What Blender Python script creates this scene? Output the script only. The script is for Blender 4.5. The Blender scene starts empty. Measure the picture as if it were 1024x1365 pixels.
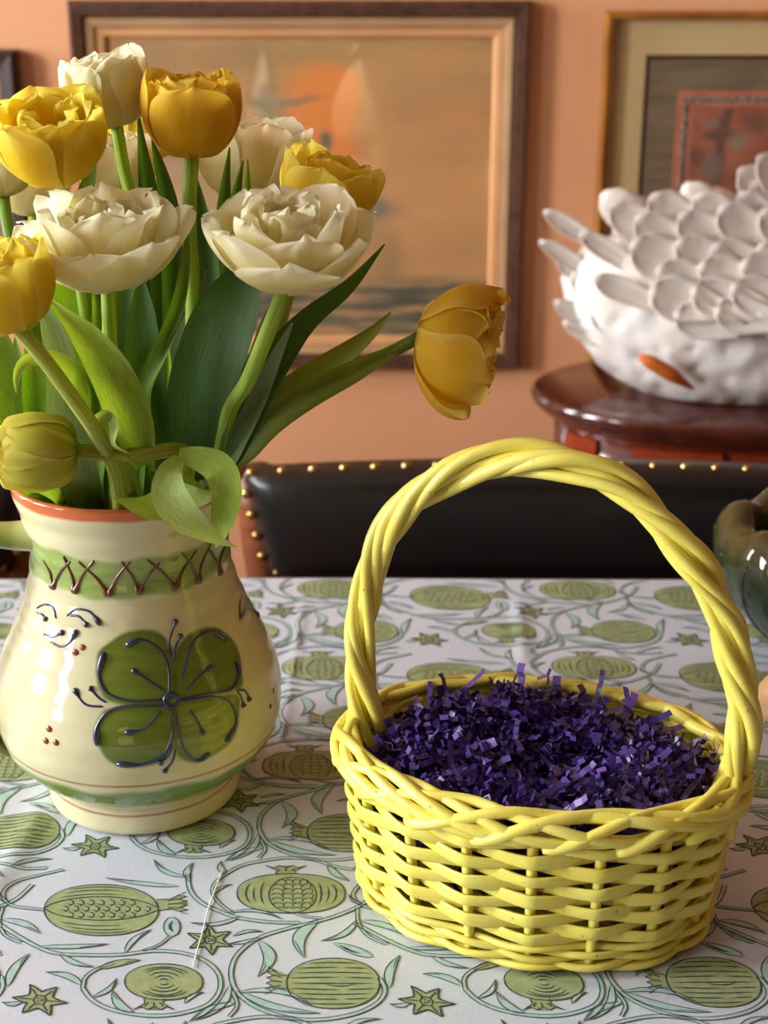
import bpy, bmesh, math, random
import numpy as np
from mathutils import Vector, Matrix
from math import pi, sin, cos, sqrt, atan2, radians

scene = bpy.context.scene
COL = scene.collection

# ------------------------------------------------------------------ camera
FPX = 2050.0                       # focal length in pixels of the 1024 x 1365 frame
PITCH = math.atan(816 / FPX)       # looking down at the table
TZ = 0.75                          # height of the cloth surface
CAMZ = TZ + 0.55
cam_d = bpy.data.cameras.new('camera')
cam_d.sensor_fit = 'VERTICAL'
cam_d.sensor_height = 36.0
cam_d.lens = FPX / 1365 * 36
cam_d.clip_start = 0.02
cam_d.dof.use_dof = True
cam_d.dof.focus_distance = 0.87
cam_d.dof.aperture_fstop = 8.5
cam = bpy.data.objects.new('camera', cam_d)
COL.objects.link(cam)
cam.location = (0, 0, CAMZ)
cam.rotation_euler = (pi / 2 - PITCH, 0, 0)
scene.camera = cam

# ------------------------------------------------------------------ world, daylight, exposure
world = bpy.data.worlds.new('sky')
scene.world = world
world.use_nodes = True
bg = world.node_tree.nodes['Background']
bg.inputs['Color'].default_value = (0.75, 0.86, 1.0, 1)
bg.inputs['Strength'].default_value = 1.0

WIN = [(-0.60, 0.56), (0.48, 0.56), (1.42, 0.44)]           # windows in the left wall: centre y, width
WZ0, WZ1 = 0.95, 2.25
XL, XR, YB, YF, ZC = -2.3, 2.7, 1.93, -2.8, 2.6
WIN_POWER = 100.0


def daylight(yc, w, power):
    d = bpy.data.lights.new('window_daylight', 'AREA')
    d.shape = 'RECTANGLE'
    d.size = w
    d.size_y = WZ1 - WZ0
    d.energy = power
    d.color = (0.90, 0.96, 1.0)
    o = bpy.data.objects.new('window_daylight', d)
    COL.objects.link(o)
    o.location = (XL - 0.16, yc, (WZ0 + WZ1) / 2)
    o.rotation_euler = (pi / 2, 0, -pi / 2)
    return o


daylight(WIN[0][0], WIN[0][1], WIN_POWER * 0.40)
daylight(WIN[1][0], WIN[1][1], WIN_POWER * 1.0)
daylight(WIN[2][0], WIN[2][1], WIN_POWER * 0.66)

vs = scene.view_settings
vs.view_transform = 'Standard'
vs.look = 'None'
vs.gamma = 1.0
vs.use_curve_mapping = False
vs.exposure = 0.40
scene.cycles.max_bounces = 10
scene.cycles.diffuse_bounces = 5
scene.cycles.transparent_max_bounces = 16
scene.cycles.use_denoising = True
scene.cycles.sample_clamp_indirect = 6.0
scene.cycles.caustics_reflective = False
scene.cycles.caustics_refractive = False

# ------------------------------------------------------------------ helpers
CAM = np.array([0, 0, CAMZ])


def ray(x, y):
    u = (x - 512) / FPX
    v = (682.5 - y) / FPX
    return np.array([u, cos(PITCH) + v * sin(PITCH), -sin(PITCH) + v * cos(PITCH)])


def P(x, y, Y):                      # point seen at (x, y) standing Y metres into the room
    d = ray(x, y)
    return CAM + d * (Y / d[1])


def T(x, y, z=0.0):                  # point seen at (x, y) lying z above the table
    d = ray(x, y)
    return CAM + d * ((TZ + z - CAMZ) / d[2])


def mpp(x, y, Y):                    # metres per pixel there
    return (P(x, y, Y)[1] * cos(PITCH) - (P(x, y, Y)[2] - CAMZ) * sin(PITCH)) / FPX


ORG = {}


def s2l(c):
    return tuple(((v / 255) / 12.92 if v / 255 <= 0.04045 else (((v / 255) + 0.055) / 1.055) ** 2.4) for v in c)


def tag(o, label=None, cat=None, group=None, kind=None):
    if label: o['label'] = label
    if cat: o['category'] = cat
    if group: o['group'] = group
    if kind: o['kind'] = kind
    return o


def thing(name, loc, label, cat, group=None, kind=None):
    o = bpy.data.objects.new(name, None)
    o.empty_display_size = 0.02
    COL.objects.link(o)
    o.location = loc
    ORG[o.name] = np.array(loc, float)
    return tag(o, label, cat, group, kind)


def mk(name, V, F, mat, parent=None, smooth=True, org=None, col=None, uv=None, mi=None):
    """one mesh object; V in world coordinates, col / uv per vertex"""
    V = np.asarray(V, float)
    if parent is not None:
        o0 = ORG[parent.name]
    elif org is not None:
        o0 = np.array(org, float)
    else:
        o0 = np.array([(V[:, 0].min() + V[:, 0].max()) / 2, (V[:, 1].min() + V[:, 1].max()) / 2, V[:, 2].min()])
    me = bpy.data.meshes.new(name)
    me.from_pydata((V - o0).tolist(), [], [tuple(int(i) for i in f) for f in F])
    for m in (mat if isinstance(mat, (list, tuple)) else [mat]):
        me.materials.append(m)
    if smooth:
        me.polygons.foreach_set('use_smooth', [True] * len(me.polygons))
    if mi is not None:
        me.polygons.foreach_set('material_index', [int(i) for i in mi])
    if col is not None:
        a = me.color_attributes.new('col', 'FLOAT_COLOR', 'POINT')
        c = np.ones((len(V), 4)); c[:, :3] = col
        a.data.foreach_set('color', c.ravel())
    if uv is not None:
        l = me.uv_layers.new(name='uv')
        idx = np.zeros(len(me.loops), int)
        me.loops.foreach_get('vertex_index', idx)
        l.data.foreach_set('uv', np.asarray(uv)[idx].ravel())
    me.update()
    o = bpy.data.objects.new(name, me)
    COL.objects.link(o)
    if parent is not None:
        o.parent = parent
    else:
        o.location = o0
    ORG[o.name] = o0
    return o


def cat_mesh(parts):
    V, F, n = [], [], 0
    for v, f in parts:
        V.append(np.asarray(v, float)); F += [tuple(i + n for i in q) for q in f]; n += len(v)
    return np.concatenate(V), F


def box(x0, x1, y0, y1, z0, z1, b=0.0):
    if b <= 0:
        V = [(x, y, z) for z in (z0, z1) for y in (y0, y1) for x in (x0, x1)]
        F = [(0, 2, 3, 1), (4, 5, 7, 6), (0, 1, 5, 4), (2, 6, 7, 3), (0, 4, 6, 2), (1, 3, 7, 5)]
        return np.array(V, float), F
    bm = bmesh.new()
    bmesh.ops.create_cube(bm, size=1)
    for v in bm.verts:
        v.co = Vector(((x0 + x1) / 2 + v.co.x * (x1 - x0), (y0 + y1) / 2 + v.co.y * (y1 - y0), (z0 + z1) / 2 + v.co.z * (z1 - z0)))
    bmesh.ops.bevel(bm, geom=list(bm.edges), offset=b, segments=3, profile=0.5, affect='EDGES')
    return from_bm(bm)


def from_bm(bm):
    bm.verts.index_update()
    V = np.array([v.co[:] for v in bm.verts]); F = [tuple(v.index for v in f.verts) for f in bm.faces]
    bm.free()
    return V, F


def lathe(prof, n=48, c=(0, 0, 0), sx=1, sy=1, cap0=True, cap1=True):
    """prof: list of (r, z)"""
    a = np.linspace(0, 2 * pi, n, endpoint=False)
    V = []
    for r, z in prof:
        V.append(np.stack([c[0] + r * sx * np.cos(a), c[1] + r * sy * np.sin(a), np.full(n, c[2] + z)], 1))
    V = np.concatenate(V)
    F = []
    for i in range(len(prof) - 1):
        for j in range(n):
            k = (j + 1) % n
            F.append((i * n + j, i * n + k, (i + 1) * n + k, (i + 1) * n + j))
    if cap0: F.append(tuple(range(n - 1, -1, -1)))
    if cap1: F.append(tuple((len(prof) - 1) * n + j for j in range(n)))
    return V, F


def spline(pts, n):
    """Catmull-Rom through rows of pts, n samples, even in chord length"""
    p = np.asarray(pts, float)
    if len(p) == 2:
        t = np.linspace(0, 1, n)[:, None]
        return p[0] * (1 - t) + p[1] * t
    q = np.vstack([2 * p[0] - p[1], p, 2 * p[-1] - p[-2]])
    d = np.linalg.norm(np.diff(p[:, :3], axis=0), axis=1); s = np.concatenate([[0], np.cumsum(d)]); s /= s[-1]
    out = []
    for t in np.linspace(0, 1, n):
        i = min(np.searchsorted(s, t, 'right') - 1, len(p) - 2)
        u = (t - s[i]) / max(s[i + 1] - s[i], 1e-9)
        a, b, c, e = q[i], q[i + 1], q[i + 2], q[i + 3]
        out.append(0.5 * ((2 * b) + (-a + c) * u + (2 * a - 5 * b + 4 * c - e) * u * u + (-a + 3 * b - 3 * c + e) * u ** 3))
    return np.array(out)


def unit(v):
    v = np.asarray(v, float)
    return v / max(np.linalg.norm(v), 1e-12)


def frames(path, closed=False, up=None):
    n = len(path)
    if closed:
        t = np.roll(path, -1, 0) - np.roll(path, 1, 0)
    else:
        t = np.gradient(path, axis=0)
    t = t / np.maximum(np.linalg.norm(t, axis=1), 1e-12)[:, None]
    u = np.zeros((n, 3))
    h = np.array(up if up is not None else ((0, 0, 1) if abs(t[0][2]) < 0.9 else (0, 1, 0)), float)
    for i in range(n):
        h = h - t[i] * np.dot(h, t[i])
        if np.linalg.norm(h) < 1e-6:
            h = np.cross(t[i], (1, 0, 0.3))
        h = unit(h); u[i] = h
    return t, u, np.cross(t, u)


def tube(path, rad, n=8, closed=False, caps=True, up=None, sq=1.0):
    path = np.asarray(path, float)
    m = len(path)
    rad = np.full(m, rad) if np.isscalar(rad) else np.asarray(rad, float)
    t, u, w = frames(path, closed, up)
    a = np.linspace(0, 2 * pi, n, endpoint=False)
    V = (path[:, None, :] + rad[:, None, None] * (np.cos(a)[None, :, None] * u[:, None, :] + sq * np.sin(a)[None, :, None] * w[:, None, :])).reshape(-1, 3)
    F = []
    for i in range(m if closed else m - 1):
        k = (i + 1) % m
        for j in range(n):
            l = (j + 1) % n
            F.append((i * n + j, i * n + l, k * n + l, k * n + j))
    if caps and not closed:
        F.append(tuple(range(n - 1, -1, -1))); F.append(tuple((m - 1) * n + j for j in range(n)))
    return V, F


# ------------------------------------------------------------------ materials
MATS = {}


def nodes_of(name):
    m = bpy.data.materials.new(name)
    m.use_nodes = True
    nt = m.node_tree
    b = nt.nodes['Principled BSDF']
    return m, nt, b


def N(nt, kind, **kw):
    n = nt.nodes.new(kind)
    for k, v in kw.items():
        if k.startswith('i_'):
            n.inputs[k[2:].replace('_', ' ')].default_value = v
        else:
            setattr(n, k, v)
    return n


def ramp(nt, fac, stops):
    r = nt.nodes.new('ShaderNodeValToRGB')
    el = r.color_ramp.elements
    while len(el) < len(stops): el.new(0.5)
    for e, (p, c) in zip(el, stops):
        e.position = p; e.color = (*c, 1)
    nt.links.new(fac, r.inputs[0])
    return r.outputs[0]


def mix(nt, fac, a, b, mode='MIX'):
    m = nt.nodes.new('ShaderNodeMix'); m.data_type = 'RGBA'; m.blend_type = mode
    for sock, v in ((m.inputs[0], fac), (m.inputs[6], a), (m.inputs[7], b)):
        if hasattr(v, 'is_output'): nt.links.new(v, sock)
        elif isinstance(v, (int, float)): sock.default_value = v
        else: sock.default_value = (*v, 1)
    return m.outputs[2]


def noise_fac(nt, scale, detail=3, coord='Object', stretch=None, rough=0.5, dist=0.0):
    tc = nt.nodes.new('ShaderNodeTexCoord')
    src = tc.outputs[coord]
    if stretch:
        mp = nt.nodes.new('ShaderNodeMapping'); mp.inputs['Scale'].default_value = stretch
        nt.links.new(src, mp.inputs[0]); src = mp.outputs[0]
    n = nt.nodes.new('ShaderNodeTexNoise')
    n.inputs['Scale'].default_value = scale; n.inputs['Detail'].default_value = detail
    n.inputs['Roughness'].default_value = rough; n.inputs['Distortion'].default_value = dist
    nt.links.new(src, n.inputs['Vector'])
    return n.outputs[0]


def bump(nt, b, h, strength=0.3, dist=0.001):
    n = nt.nodes.new('ShaderNodeBump')
    n.inputs['Strength'].default_value = strength; n.inputs['Distance'].default_value = dist
    nt.links.new(h, n.inputs['Height']); nt.links.new(n.outputs[0], b.inputs['Normal'])


def simple(name, c, rough=0.5, c2=None, scale=20, stretch=None, metal=0.0, coat=0.0, bmp=0.0, bdist=0.001, spec=0.5, bscale=None, coord='Object', lo=0.35, hi=0.65):
    m, nt, b = nodes_of(name)
    b.inputs['Roughness'].default_value = rough
    b.inputs['Metallic'].default_value = metal
    b.inputs['Coat Weight'].default_value = coat
    b.inputs['Coat Roughness'].default_value = 0.05
    b.inputs['Specular IOR Level'].default_value = spec
    f = noise_fac(nt, scale, 4, coord, stretch)
    cc = ramp(nt, f, [(lo, s2l(c)), (hi, s2l(c2 or tuple(v * 0.9 for v in c)))])
    nt.links.new(cc, b.inputs['Base Color'])
    if bmp: bump(nt, b, noise_fac(nt, bscale or scale * 3, 4, coord, stretch), bmp, bdist)
    MATS[name] = m
    return m


def petal_mat(name):
    """soft translucent petal, colour from the vertices, fine veins along the petal"""
    m, nt, b = nodes_of(name)
    at = N(nt, 'ShaderNodeVertexColor', layer_name='col')
    f = noise_fac(nt, 14, 3, 'UV', (7, 0.5, 1))
    dark = mix(nt, 1.0, at.outputs[0], (0.82, 0.80, 0.72), 'MULTIPLY')
    c = mix(nt, f, at.outputs[0], dark)
    b.inputs['Roughness'].default_value = 0.55
    b.inputs['Specular IOR Level'].default_value = 0.25
    nt.links.new(c, b.inputs['Base Color'])
    bump(nt, b, f, 0.25, 0.0015)
    tr = nt.nodes.new('ShaderNodeBsdfTranslucent'); nt.links.new(c, tr.inputs[0])
    mx = nt.nodes.new('ShaderNodeMixShader'); mx.inputs[0].default_value = 0.52
    nt.links.new(b.outputs[0], mx.inputs[1]); nt.links.new(tr.outputs[0], mx.inputs[2])
    nt.links.new(mx.outputs[0], nt.nodes['Material Output'].inputs[0])
    return m


def leaf_mat(name):
    m, nt, b = nodes_of(name)
    at = N(nt, 'ShaderNodeVertexColor', layer_name='col')
    f = noise_fac(nt, 10, 4, 'UV', (9, 0.35, 1))
    f2 = ramp(nt, f, [(0.35, (0.62, 0.66, 0.62)), (0.65, (1.12, 1.1, 1.15))])
    c = mix(nt, 1.0, at.outputs[0], f2, 'MULTIPLY')
    b.inputs['Roughness'].default_value = 0.48
    b.inputs['Specular IOR Level'].default_value = 0.22
    nt.links.new(c, b.inputs['Base Color'])
    bump(nt, b, f, 0.3, 0.001)
    tr = nt.nodes.new('ShaderNodeBsdfTranslucent')
    tc = mix(nt, 1.0, c, (1.5, 1.4, 0.5), 'MULTIPLY'); nt.links.new(tc, tr.inputs[0])
    mx = nt.nodes.new('ShaderNodeMixShader'); mx.inputs[0].default_value = 0.34
    nt.links.new(b.outputs[0], mx.inputs[1]); nt.links.new(tr.outputs[0], mx.inputs[2])
    nt.links.new(mx.outputs[0], nt.nodes['Material Output'].inputs[0])
    return m


M_wall = simple('wall_paint', (230, 166, 120), 0.85, (225, 160, 114), 3, bmp=0.08, bscale=250, bdist=0.0005)
M_ceil = simple('ceiling_paint', (180, 166, 148), 0.9)
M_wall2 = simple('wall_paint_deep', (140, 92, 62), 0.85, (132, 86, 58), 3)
M_white = simple('window_paint', (238, 235, 228), 0.5)
M_floor = simple('floor_wood', (120, 76, 44), 0.4, (92, 56, 32), 3, (1, 14, 1))
M_mahog = simple('mahogany', (112, 44, 24), 0.22, (74, 26, 15), 6, (2, 2, 14), coat=0.5)
M_mahog_top = simple('mahogany_top', (86, 38, 26), 0.16, (62, 26, 18), 6, (2, 14, 2), coat=0.6)
M_mahog_red = simple('mahogany_drawer', (150, 58, 28), 0.25, (120, 42, 20), 6, (2, 2, 14), coat=0.4)
M_chairwood = simple('chair_wood', (140, 78, 46), 0.4, (112, 58, 32), 8, (3, 3, 20))
M_tablewood = simple('table_wood', (110, 66, 38), 0.4, (86, 50, 28), 5, (1, 12, 1))
M_leather = simple('black_leather', (24, 18, 16), 0.36, (17, 13, 12), 9, bmp=0.25, bscale=260, bdist=0.0006)
M_leather_br = simple('brown_leather', (52, 34, 26), 0.42, (36, 24, 18), 8, bmp=0.25, bscale=220, bdist=0.0006)
M_brass = simple('antique_brass', (205, 172, 112), 0.28, (170, 132, 78), 30, metal=1.0)
# ------------------------------------------------------------------ the room
def struct(name, vf, mat, parent=None, smooth=False):
    o = mk(name, vf[0], vf[1], mat, parent, smooth)
    if parent is None: o['kind'] = 'structure'
    return o


struct('floor', box(XL - 0.3, XR + 0.3, YF - 0.3, YB + 0.3, -0.1, 0), M_floor)
struct('ceiling', box(XL - 0.3, XR + 0.3, YF - 0.3, YB + 0.3, ZC, ZC + 0.1), M_ceil)
struct('wall_back', box(XL - 0.3, XR + 0.3, YB, YB + 0.15, 0, ZC), M_wall)
struct('wall_right', box(XR, XR + 0.15, YF, YB, 0, ZC), M_wall2)
struct('wall_front', box(XL - 0.3, XR + 0.3, YF - 0.15, YF, 0, ZC), M_wall2)
ys = [YF]
pieces = [box(XL - 0.12, XL, YF, YB, 0, WZ0), box(XL - 0.12, XL, YF, YB, WZ1, ZC)]
for yc, w in WIN:
    pieces.append(box(XL - 0.12, XL, ys[-1], yc - w / 2, WZ0, WZ1)); ys.append(yc + w / 2)
pieces.append(box(XL - 0.12, XL, ys[-1], YB, WZ0, WZ1))
struct('wall_left', cat_mesh(pieces), M_wall)
struct('baseboard_back', box(XL, XR, YB - 0.018, YB, 0, 0.13, 0.004), M_white)
for wi, (yc, w) in enumerate(WIN):
    t = thing('window_%d' % (wi + 1), (XL, yc, WZ0), None, None, kind='structure')
    a, b_ = yc - w / 2, yc + w / 2
    fr = cat_mesh([box(XL - 0.1, XL - 0.03, a, a + 0.035, WZ0, WZ1), box(XL - 0.1, XL - 0.03, b_ - 0.035, b_, WZ0, WZ1),
                   box(XL - 0.1, XL - 0.03, a, b_, WZ0, WZ0 + 0.04), box(XL - 0.1, XL - 0.03, a, b_, WZ1 - 0.04, WZ1)])
    struct('window_frame', fr, M_white, t)
    struct('window_sill', box(XL - 0.03, XL + 0.05, a - 0.04, b_ + 0.04, WZ0 - 0.03, WZ0, 0.004), M_white, t)
    for k in (1, 2):
        yy = a + (b_ - a) * k / 3
        struct('muntin', box(XL - 0.08, XL - 0.055, yy - 0.01, yy + 0.01, WZ0 + 0.04, WZ1 - 0.04), M_white, t)
    for k in range(1, 5):
        zz = WZ0 + (WZ1 - WZ0) * k / 5
        struct('muntin', box(XL - 0.08, XL - 0.055, a + 0.035, b_ - 0.035, zz - 0.01, zz + 0.01), M_white, t)


# ------------------------------------------------------------------ pictures on the back wall
def frame_ring(x0, x1, z0, z1, w, y0, y1, prof='flat'):
    """mitred picture moulding, four bars in one closed ring; y0 is the face nearest the viewer"""
    m = 0.35 * w
    sec = [(0, y1), (0, y0 + 0.25 * (y1 - y0)), (m * 0.6, y0), (w - m * 0.6, y0 + 0.1 * (y1 - y0)), (w, y0 + 0.45 * (y1 - y0)), (w, y1)]
    V, F = [], []
    for o, y in sec:
        V += [(x0 + o, y, z0 + o), (x1 - o, y, z0 + o), (x1 - o, y, z1 - o), (x0 + o, y, z1 - o)]
    k = len(sec)
    for i in range(k):
        j = (i + 1) % k
        for c in range(4):
            d = (c + 1) % 4
            F.append((i * 4 + c, i * 4 + d, j * 4 + d, j * 4 + c))
    return np.array(V), F


def wpx(x, y):
    return P(x, y, YB - 0.03)


M_fr_dark = simple('frame_walnut', (92, 58, 42), 0.35, (66, 40, 28), 12, (8, 2, 8))
M_fr_bei = simple('frame_beige', (186, 146, 104), 0.5, (172, 132, 92), 14)
M_fr_peach = simple('frame_peach', (216, 160, 108), 0.5, (206, 148, 96), 14)
M_gold = simple('frame_gold', (196, 140, 56), 0.32, (150, 96, 34), 18, metal=0.55)
M_mat_cream = simple('mat_cream', (196, 168, 118), 0.8, (190, 160, 110), 6)
M_mat_olive = simple('mat_olive', (118, 98, 72), 0.75, (100, 82, 60), 16, (1, 1, 6))
M_fr_small = simple('frame_ebony', (58, 34, 30), 0.35, (42, 24, 22), 12)


def ell_mask(nt, vec, cx, cz, rx, rz, soft=0.35):
    mp = nt.nodes.new('ShaderNodeMapping'); mp.vector_type = 'POINT'
    mp.inputs['Location'].default_value = (-cx / rx, 0, -cz / rz); mp.inputs['Scale'].default_value = (1 / rx, 0, 1 / rz)
    nt.links.new(vec, mp.inputs[0])
    ln = nt.nodes.new('ShaderNodeVectorMath'); ln.operation = 'LENGTH'; nt.links.new(mp.outputs[0], ln.inputs[0])
    mr = nt.nodes.new('ShaderNodeMapRange'); mr.inputs[1].default_value = 1 + soft; mr.inputs[2].default_value = 1 - soft
    nt.links.new(ln.outputs['Value'], mr.inputs[0])
    return mr.outputs[0]


def warped(nt, amt, scale):
    tc = nt.nodes.new('ShaderNodeTexCoord')
    n = nt.nodes.new('ShaderNodeTexNoise'); n.inputs['Scale'].default_value = scale; n.inputs['Detail'].default_value = 4
    nt.links.new(tc.outputs['Object'], n.inputs['Vector'])
    s = nt.nodes.new('ShaderNodeVectorMath'); s.operation = 'SUBTRACT'; s.inputs[1].default_value = (0.5, 0.5, 0.5)
    nt.links.new(n.outputs['Color'], s.inputs[0])
    k = nt.nodes.new('ShaderNodeVectorMath'); k.operation = 'SCALE'; k.inputs['Scale'].default_value = amt
    nt.links.new(s.outputs[0], k.inputs[0])
    a = nt.nodes.new('ShaderNodeVectorMath'); a.operation = 'ADD'
    nt.links.new(tc.outputs['Object'], a.inputs[0]); nt.links.new(k.outputs[0], a.inputs[1])
    return a.outputs[0]


# large seascape
q0, q1 = wpx(86, 4), wpx(708, 496)
fx0, fx1, fz1 = wpx(86, 4)[0], wpx(710, 4)[0], wpx(400, 2)[2]
fz0 = wpx(600, 496)[2]
cx, cz = (fx0 + fx1) / 2, (fz0 + fz1) / 2
pic = thing('framed_painting', (cx, YB, fz0), 'large ochre seascape painting in a wide walnut and beige frame', 'painting')
yf = YB - 0.022
mk('frame', *frame_ring(fx0, fx1, fz0, fz1, 0.020, yf, YB - 0.001), M_fr_dark, pic, False)
mk('frame_liner', *frame_ring(fx0 + 0.018, fx1 - 0.018, fz0 + 0.018, fz1 - 0.018, 0.014, yf + 0.005, YB - 0.001), M_fr_bei, pic, False)
mk('inner_liner', *frame_ring(fx0 + 0.030, fx1 - 0.030, fz0 + 0.030, fz1 - 0.030, 0.013, yf + 0.009, YB - 0.001), M_fr_peach, pic, False)


def painting_mat():
    m, nt, b = nodes_of('seascape_paint')
    v = warped(nt, 0.05, 14)
    v2 = warped(nt, 0.03, 9)
    n1 = noise_fac(nt, 7, 5, 'Object', (1, 1, 2.4))
    c = ramp(nt, n1, [(0.3, s2l((150, 118, 76))), (0.52, s2l((178, 136, 84))), (0.72, s2l((196, 142, 86)))])
    # warm lower sky
    def em(cx_, cz_, rx, rz, col, soft=0.35, k=1.0, vec=v):
        nonlocal c
        f = ell_mask(nt, vec, cx_, cz_, rx, rz, soft)
        mu = nt.nodes.new('ShaderNodeMath'); mu.operation = 'MULTIPLY'; mu.inputs[1].default_value = k; nt.links.new(f, mu.inputs[0])
        c = mix(nt, mu.outputs[0], c, s2l(col))
    L = lambda x, y: ((wpx(x, y)[0] - cx), (wpx(x, y)[2] - cz))
    def blob(x, y, rx, ry, col, soft=0.35, k=1.0):
        a, z = L(x, y + 10); s = mpp(x, y, YB); em(a, z, rx * s, ry * s * 1.08, col, soft, k)
    blob(560, 300, 120, 90, (206, 146, 92), 0.8, 0.7)
    blob(610, 150, 60, 30, (204, 140, 84), 0.8, 0.6)
    blob(425, 140, 54, 52, (226, 132, 60), 0.25)
    blob(455, 105, 22, 20, (222, 134, 66), 0.3)
    blob(432, 215, 56, 46, (222, 130, 64), 0.3, 1.0)
    blob(500, 200, 22, 60, (200, 140, 84), 0.5, 0.6)
    blob(436, 180, 8, 10, (112, 100, 78), 0.5)
    blob(355, 150, 14, 60, (120, 108, 84), 0.7, 0.6)
    blob(380, 120, 40, 6, (112, 104, 84), 0.5, 0.7)
    blob(500, 270, 30, 12, (108, 108, 96), 0.5, 0.8)
    blob(515, 350, 20, 40, (140, 118, 80), 0.7, 0.6)
    # sea
    a, z = L(400, 425)
    sx = nt.nodes.new('ShaderNodeSeparateXYZ'); nt.links.new(v2, sx.inputs[0])
    mr = nt.nodes.new('ShaderNodeMapRange'); mr.inputs[1].default_value = L(400, 372)[1]; mr.inputs[2].default_value = L(400, 390)[1]
    nt.links.new(sx.outputs['Z'], mr.inputs[0])
    sea = ramp(nt, noise_fac(nt, 20, 4, 'Object', (0.6, 1, 5)), [(0.36, s2l((80, 78, 62))), (0.52, s2l((120, 108, 80))), (0.62, s2l((182, 132, 86)))])
    c = mix(nt, mr.outputs[0], c, sea)
    nt.links.new(c, b.inputs['Base Color'])
    b.inputs['Roughness'].default_value = 0.6
    b.inputs['Coat Weight'].default_value = 1.0
    b.inputs['Coat IOR'].default_value = 1.75
    b.inputs['Coat Roughness'].default_value = 0.02
    return m


mk('canvas', *box(fx0 + 0.035, fx1 - 0.035, yf + 0.015, YB - 0.002, fz0 + 0.035, fz1 - 0.035), painting_mat(), pic, False)
bpy.data.objects['canvas'].location = (0, 0, cz - fz0)
bpy.data.objects['canvas'].data.transform(Matrix.Translation((0, 0, fz0 - cz)))

# framed textile
gx0, gz1 = wpx(811, 16)[0], wpx(811, 16)[2]
gx1, gz0 = gx0 + 0.40, gz1 - 0.52
tex = thing('framed_textile', ((gx0 + gx1) / 2, YB, gz0), 'terracotta embroidered panel under olive and cream mats in a thin gold frame', 'picture')
mk('frame', *frame_ring(gx0, gx1, gz0, gz1, 0.010, YB - 0.03, YB - 0.001), M_gold, tex, False)
mk('mat_board', *box(gx0 + 0.006, gx1 - 0.006, YB - 0.016, YB - 0.002, gz0 + 0.006, gz1 - 0.006), M_mat_cream, tex, False)
d1 = 0.053
mk('mat_edge', *frame_ring(gx0 + d1 - 0.003, gx1 - d1 + 0.003, gz0 + d1 - 0.003, gz1 - d1 + 0.003, 0.006, YB - 0.019, YB - 0.01), M_fr_small, tex, False)
mk('inner_mat', *box(gx0 + d1, gx1 - d1, YB - 0.018, YB - 0.003, gz0 + d1, gz1 - d1), M_mat_olive, tex, False)
d2 = 0.091
M_tx_pink = simple('textile_pink', (176, 104, 78), 0.85, (160, 90, 68), 40)
M_tx_grey = simple('textile_greek_key', (150, 128, 108), 0.85, (98, 86, 78), 190, lo=0.45, hi=0.55)
mk('embroidery_border', *box(gx0 + d2, gx1 - d2, YB - 0.020, YB - 0.003, gz0 + d2, gz1 - d2), M_tx_pink, tex, False)
mk('key_band', *frame_ring(gx0 + d2 + 0.005, gx1 - d2 - 0.005, gz0 + d2 + 0.005, gz1 - d2 - 0.005, 0.014, YB - 0.0215, YB - 0.003), M_tx_grey, tex, False)


def textile_mat():
    m, nt, b = nodes_of('textile_field')
    v = warped(nt, 0.02, 30)
    c = ramp(nt, noise_fac(nt, 22, 4), [(0.35, s2l((128, 70, 50))), (0.65, s2l((158, 92, 66)))])
    ocx, ocz = (gx0 + gx1) / 2, gz0
    for x, y, rx, ry, col in [(960, 215, 6, 40, (88, 60, 46)), (965, 180, 22, 5, (92, 66, 52)), (975, 160, 6, 16, (88, 66, 54)), (955, 165, 9, 6, (120, 104, 88)),
                              (985, 190, 12, 10, (132, 112, 92)), (950, 225, 14, 20, (116, 92, 78)), (1010, 165, 16, 10, (110, 72, 52)), (930, 210, 9, 14, (110, 66, 50))]:
        p = wpx(x, y); s = mpp(x, y, YB)
        c = mix(nt, ell_mask(nt, v, p[0] - ocx, p[2] - ocz, rx * s, ry * s, 0.5), c, s2l(col))
    nt.links.new(c, b.inputs['Base Color'])
    b.inputs['Roughness'].default_value = 0.8
    b.inputs['Coat Weight'].default_value = 0.5
    return m


mk('embroidered_field', *box(gx0 + d2 + 0.019, gx1 - d2 - 0.019, YB - 0.0205, YB - 0.003, gz0 + d2 + 0.019, gz1 - d2 - 0.019), textile_mat(), tex, False)

# small dark frame further left on the same wall
sx1, sz1 = wpx(17, 68)[0], wpx(17, 68)[2]
sm = thing('small_picture', (sx1 - 0.11, YB, sz1 - 0.28), 'small picture in a dark ebony frame beside the large seascape', 'picture')
mk('frame', *frame_ring(sx1 - 0.22, sx1, sz1 - 0.28, sz1, 0.022, YB - 0.028, YB - 0.001), M_fr_small, sm, False)
mk('print', *box(sx1 - 0.205, sx1 - 0.015, YB - 0.014, YB - 0.002, sz1 - 0.265, sz1 - 0.015), simple('print_paper', (150, 120, 96), 0.8), sm, False)


# ------------------------------------------------------------------ dining table, chairs
TX0, TX1, TY0, TY1 = -1.0, 1.0, 0.30, 1.224
tb = thing('dining_table', (0, 0.76, 0), 'long wooden dining table hidden under the printed cloth', 'table')
mk('table_top', *box(TX0 + 0.003, TX1 - 0.003, TY0 + 0.003, TY1 - 0.004, TZ - 0.036, TZ - 0.0035, 0.003), M_tablewood, tb, False)
for x in (TX0 + 0.08, TX1 - 0.08):
    for y in (TY0 + 0.08, TY1 - 0.22):
        mk('leg', *lathe([(0.022, 0), (0.026, 0.05), (0.03, 0.4), (0.036, 0.6), (0.034, TZ - 0.036)], 20, (x, y, 0)), M_tablewood, tb)


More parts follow.
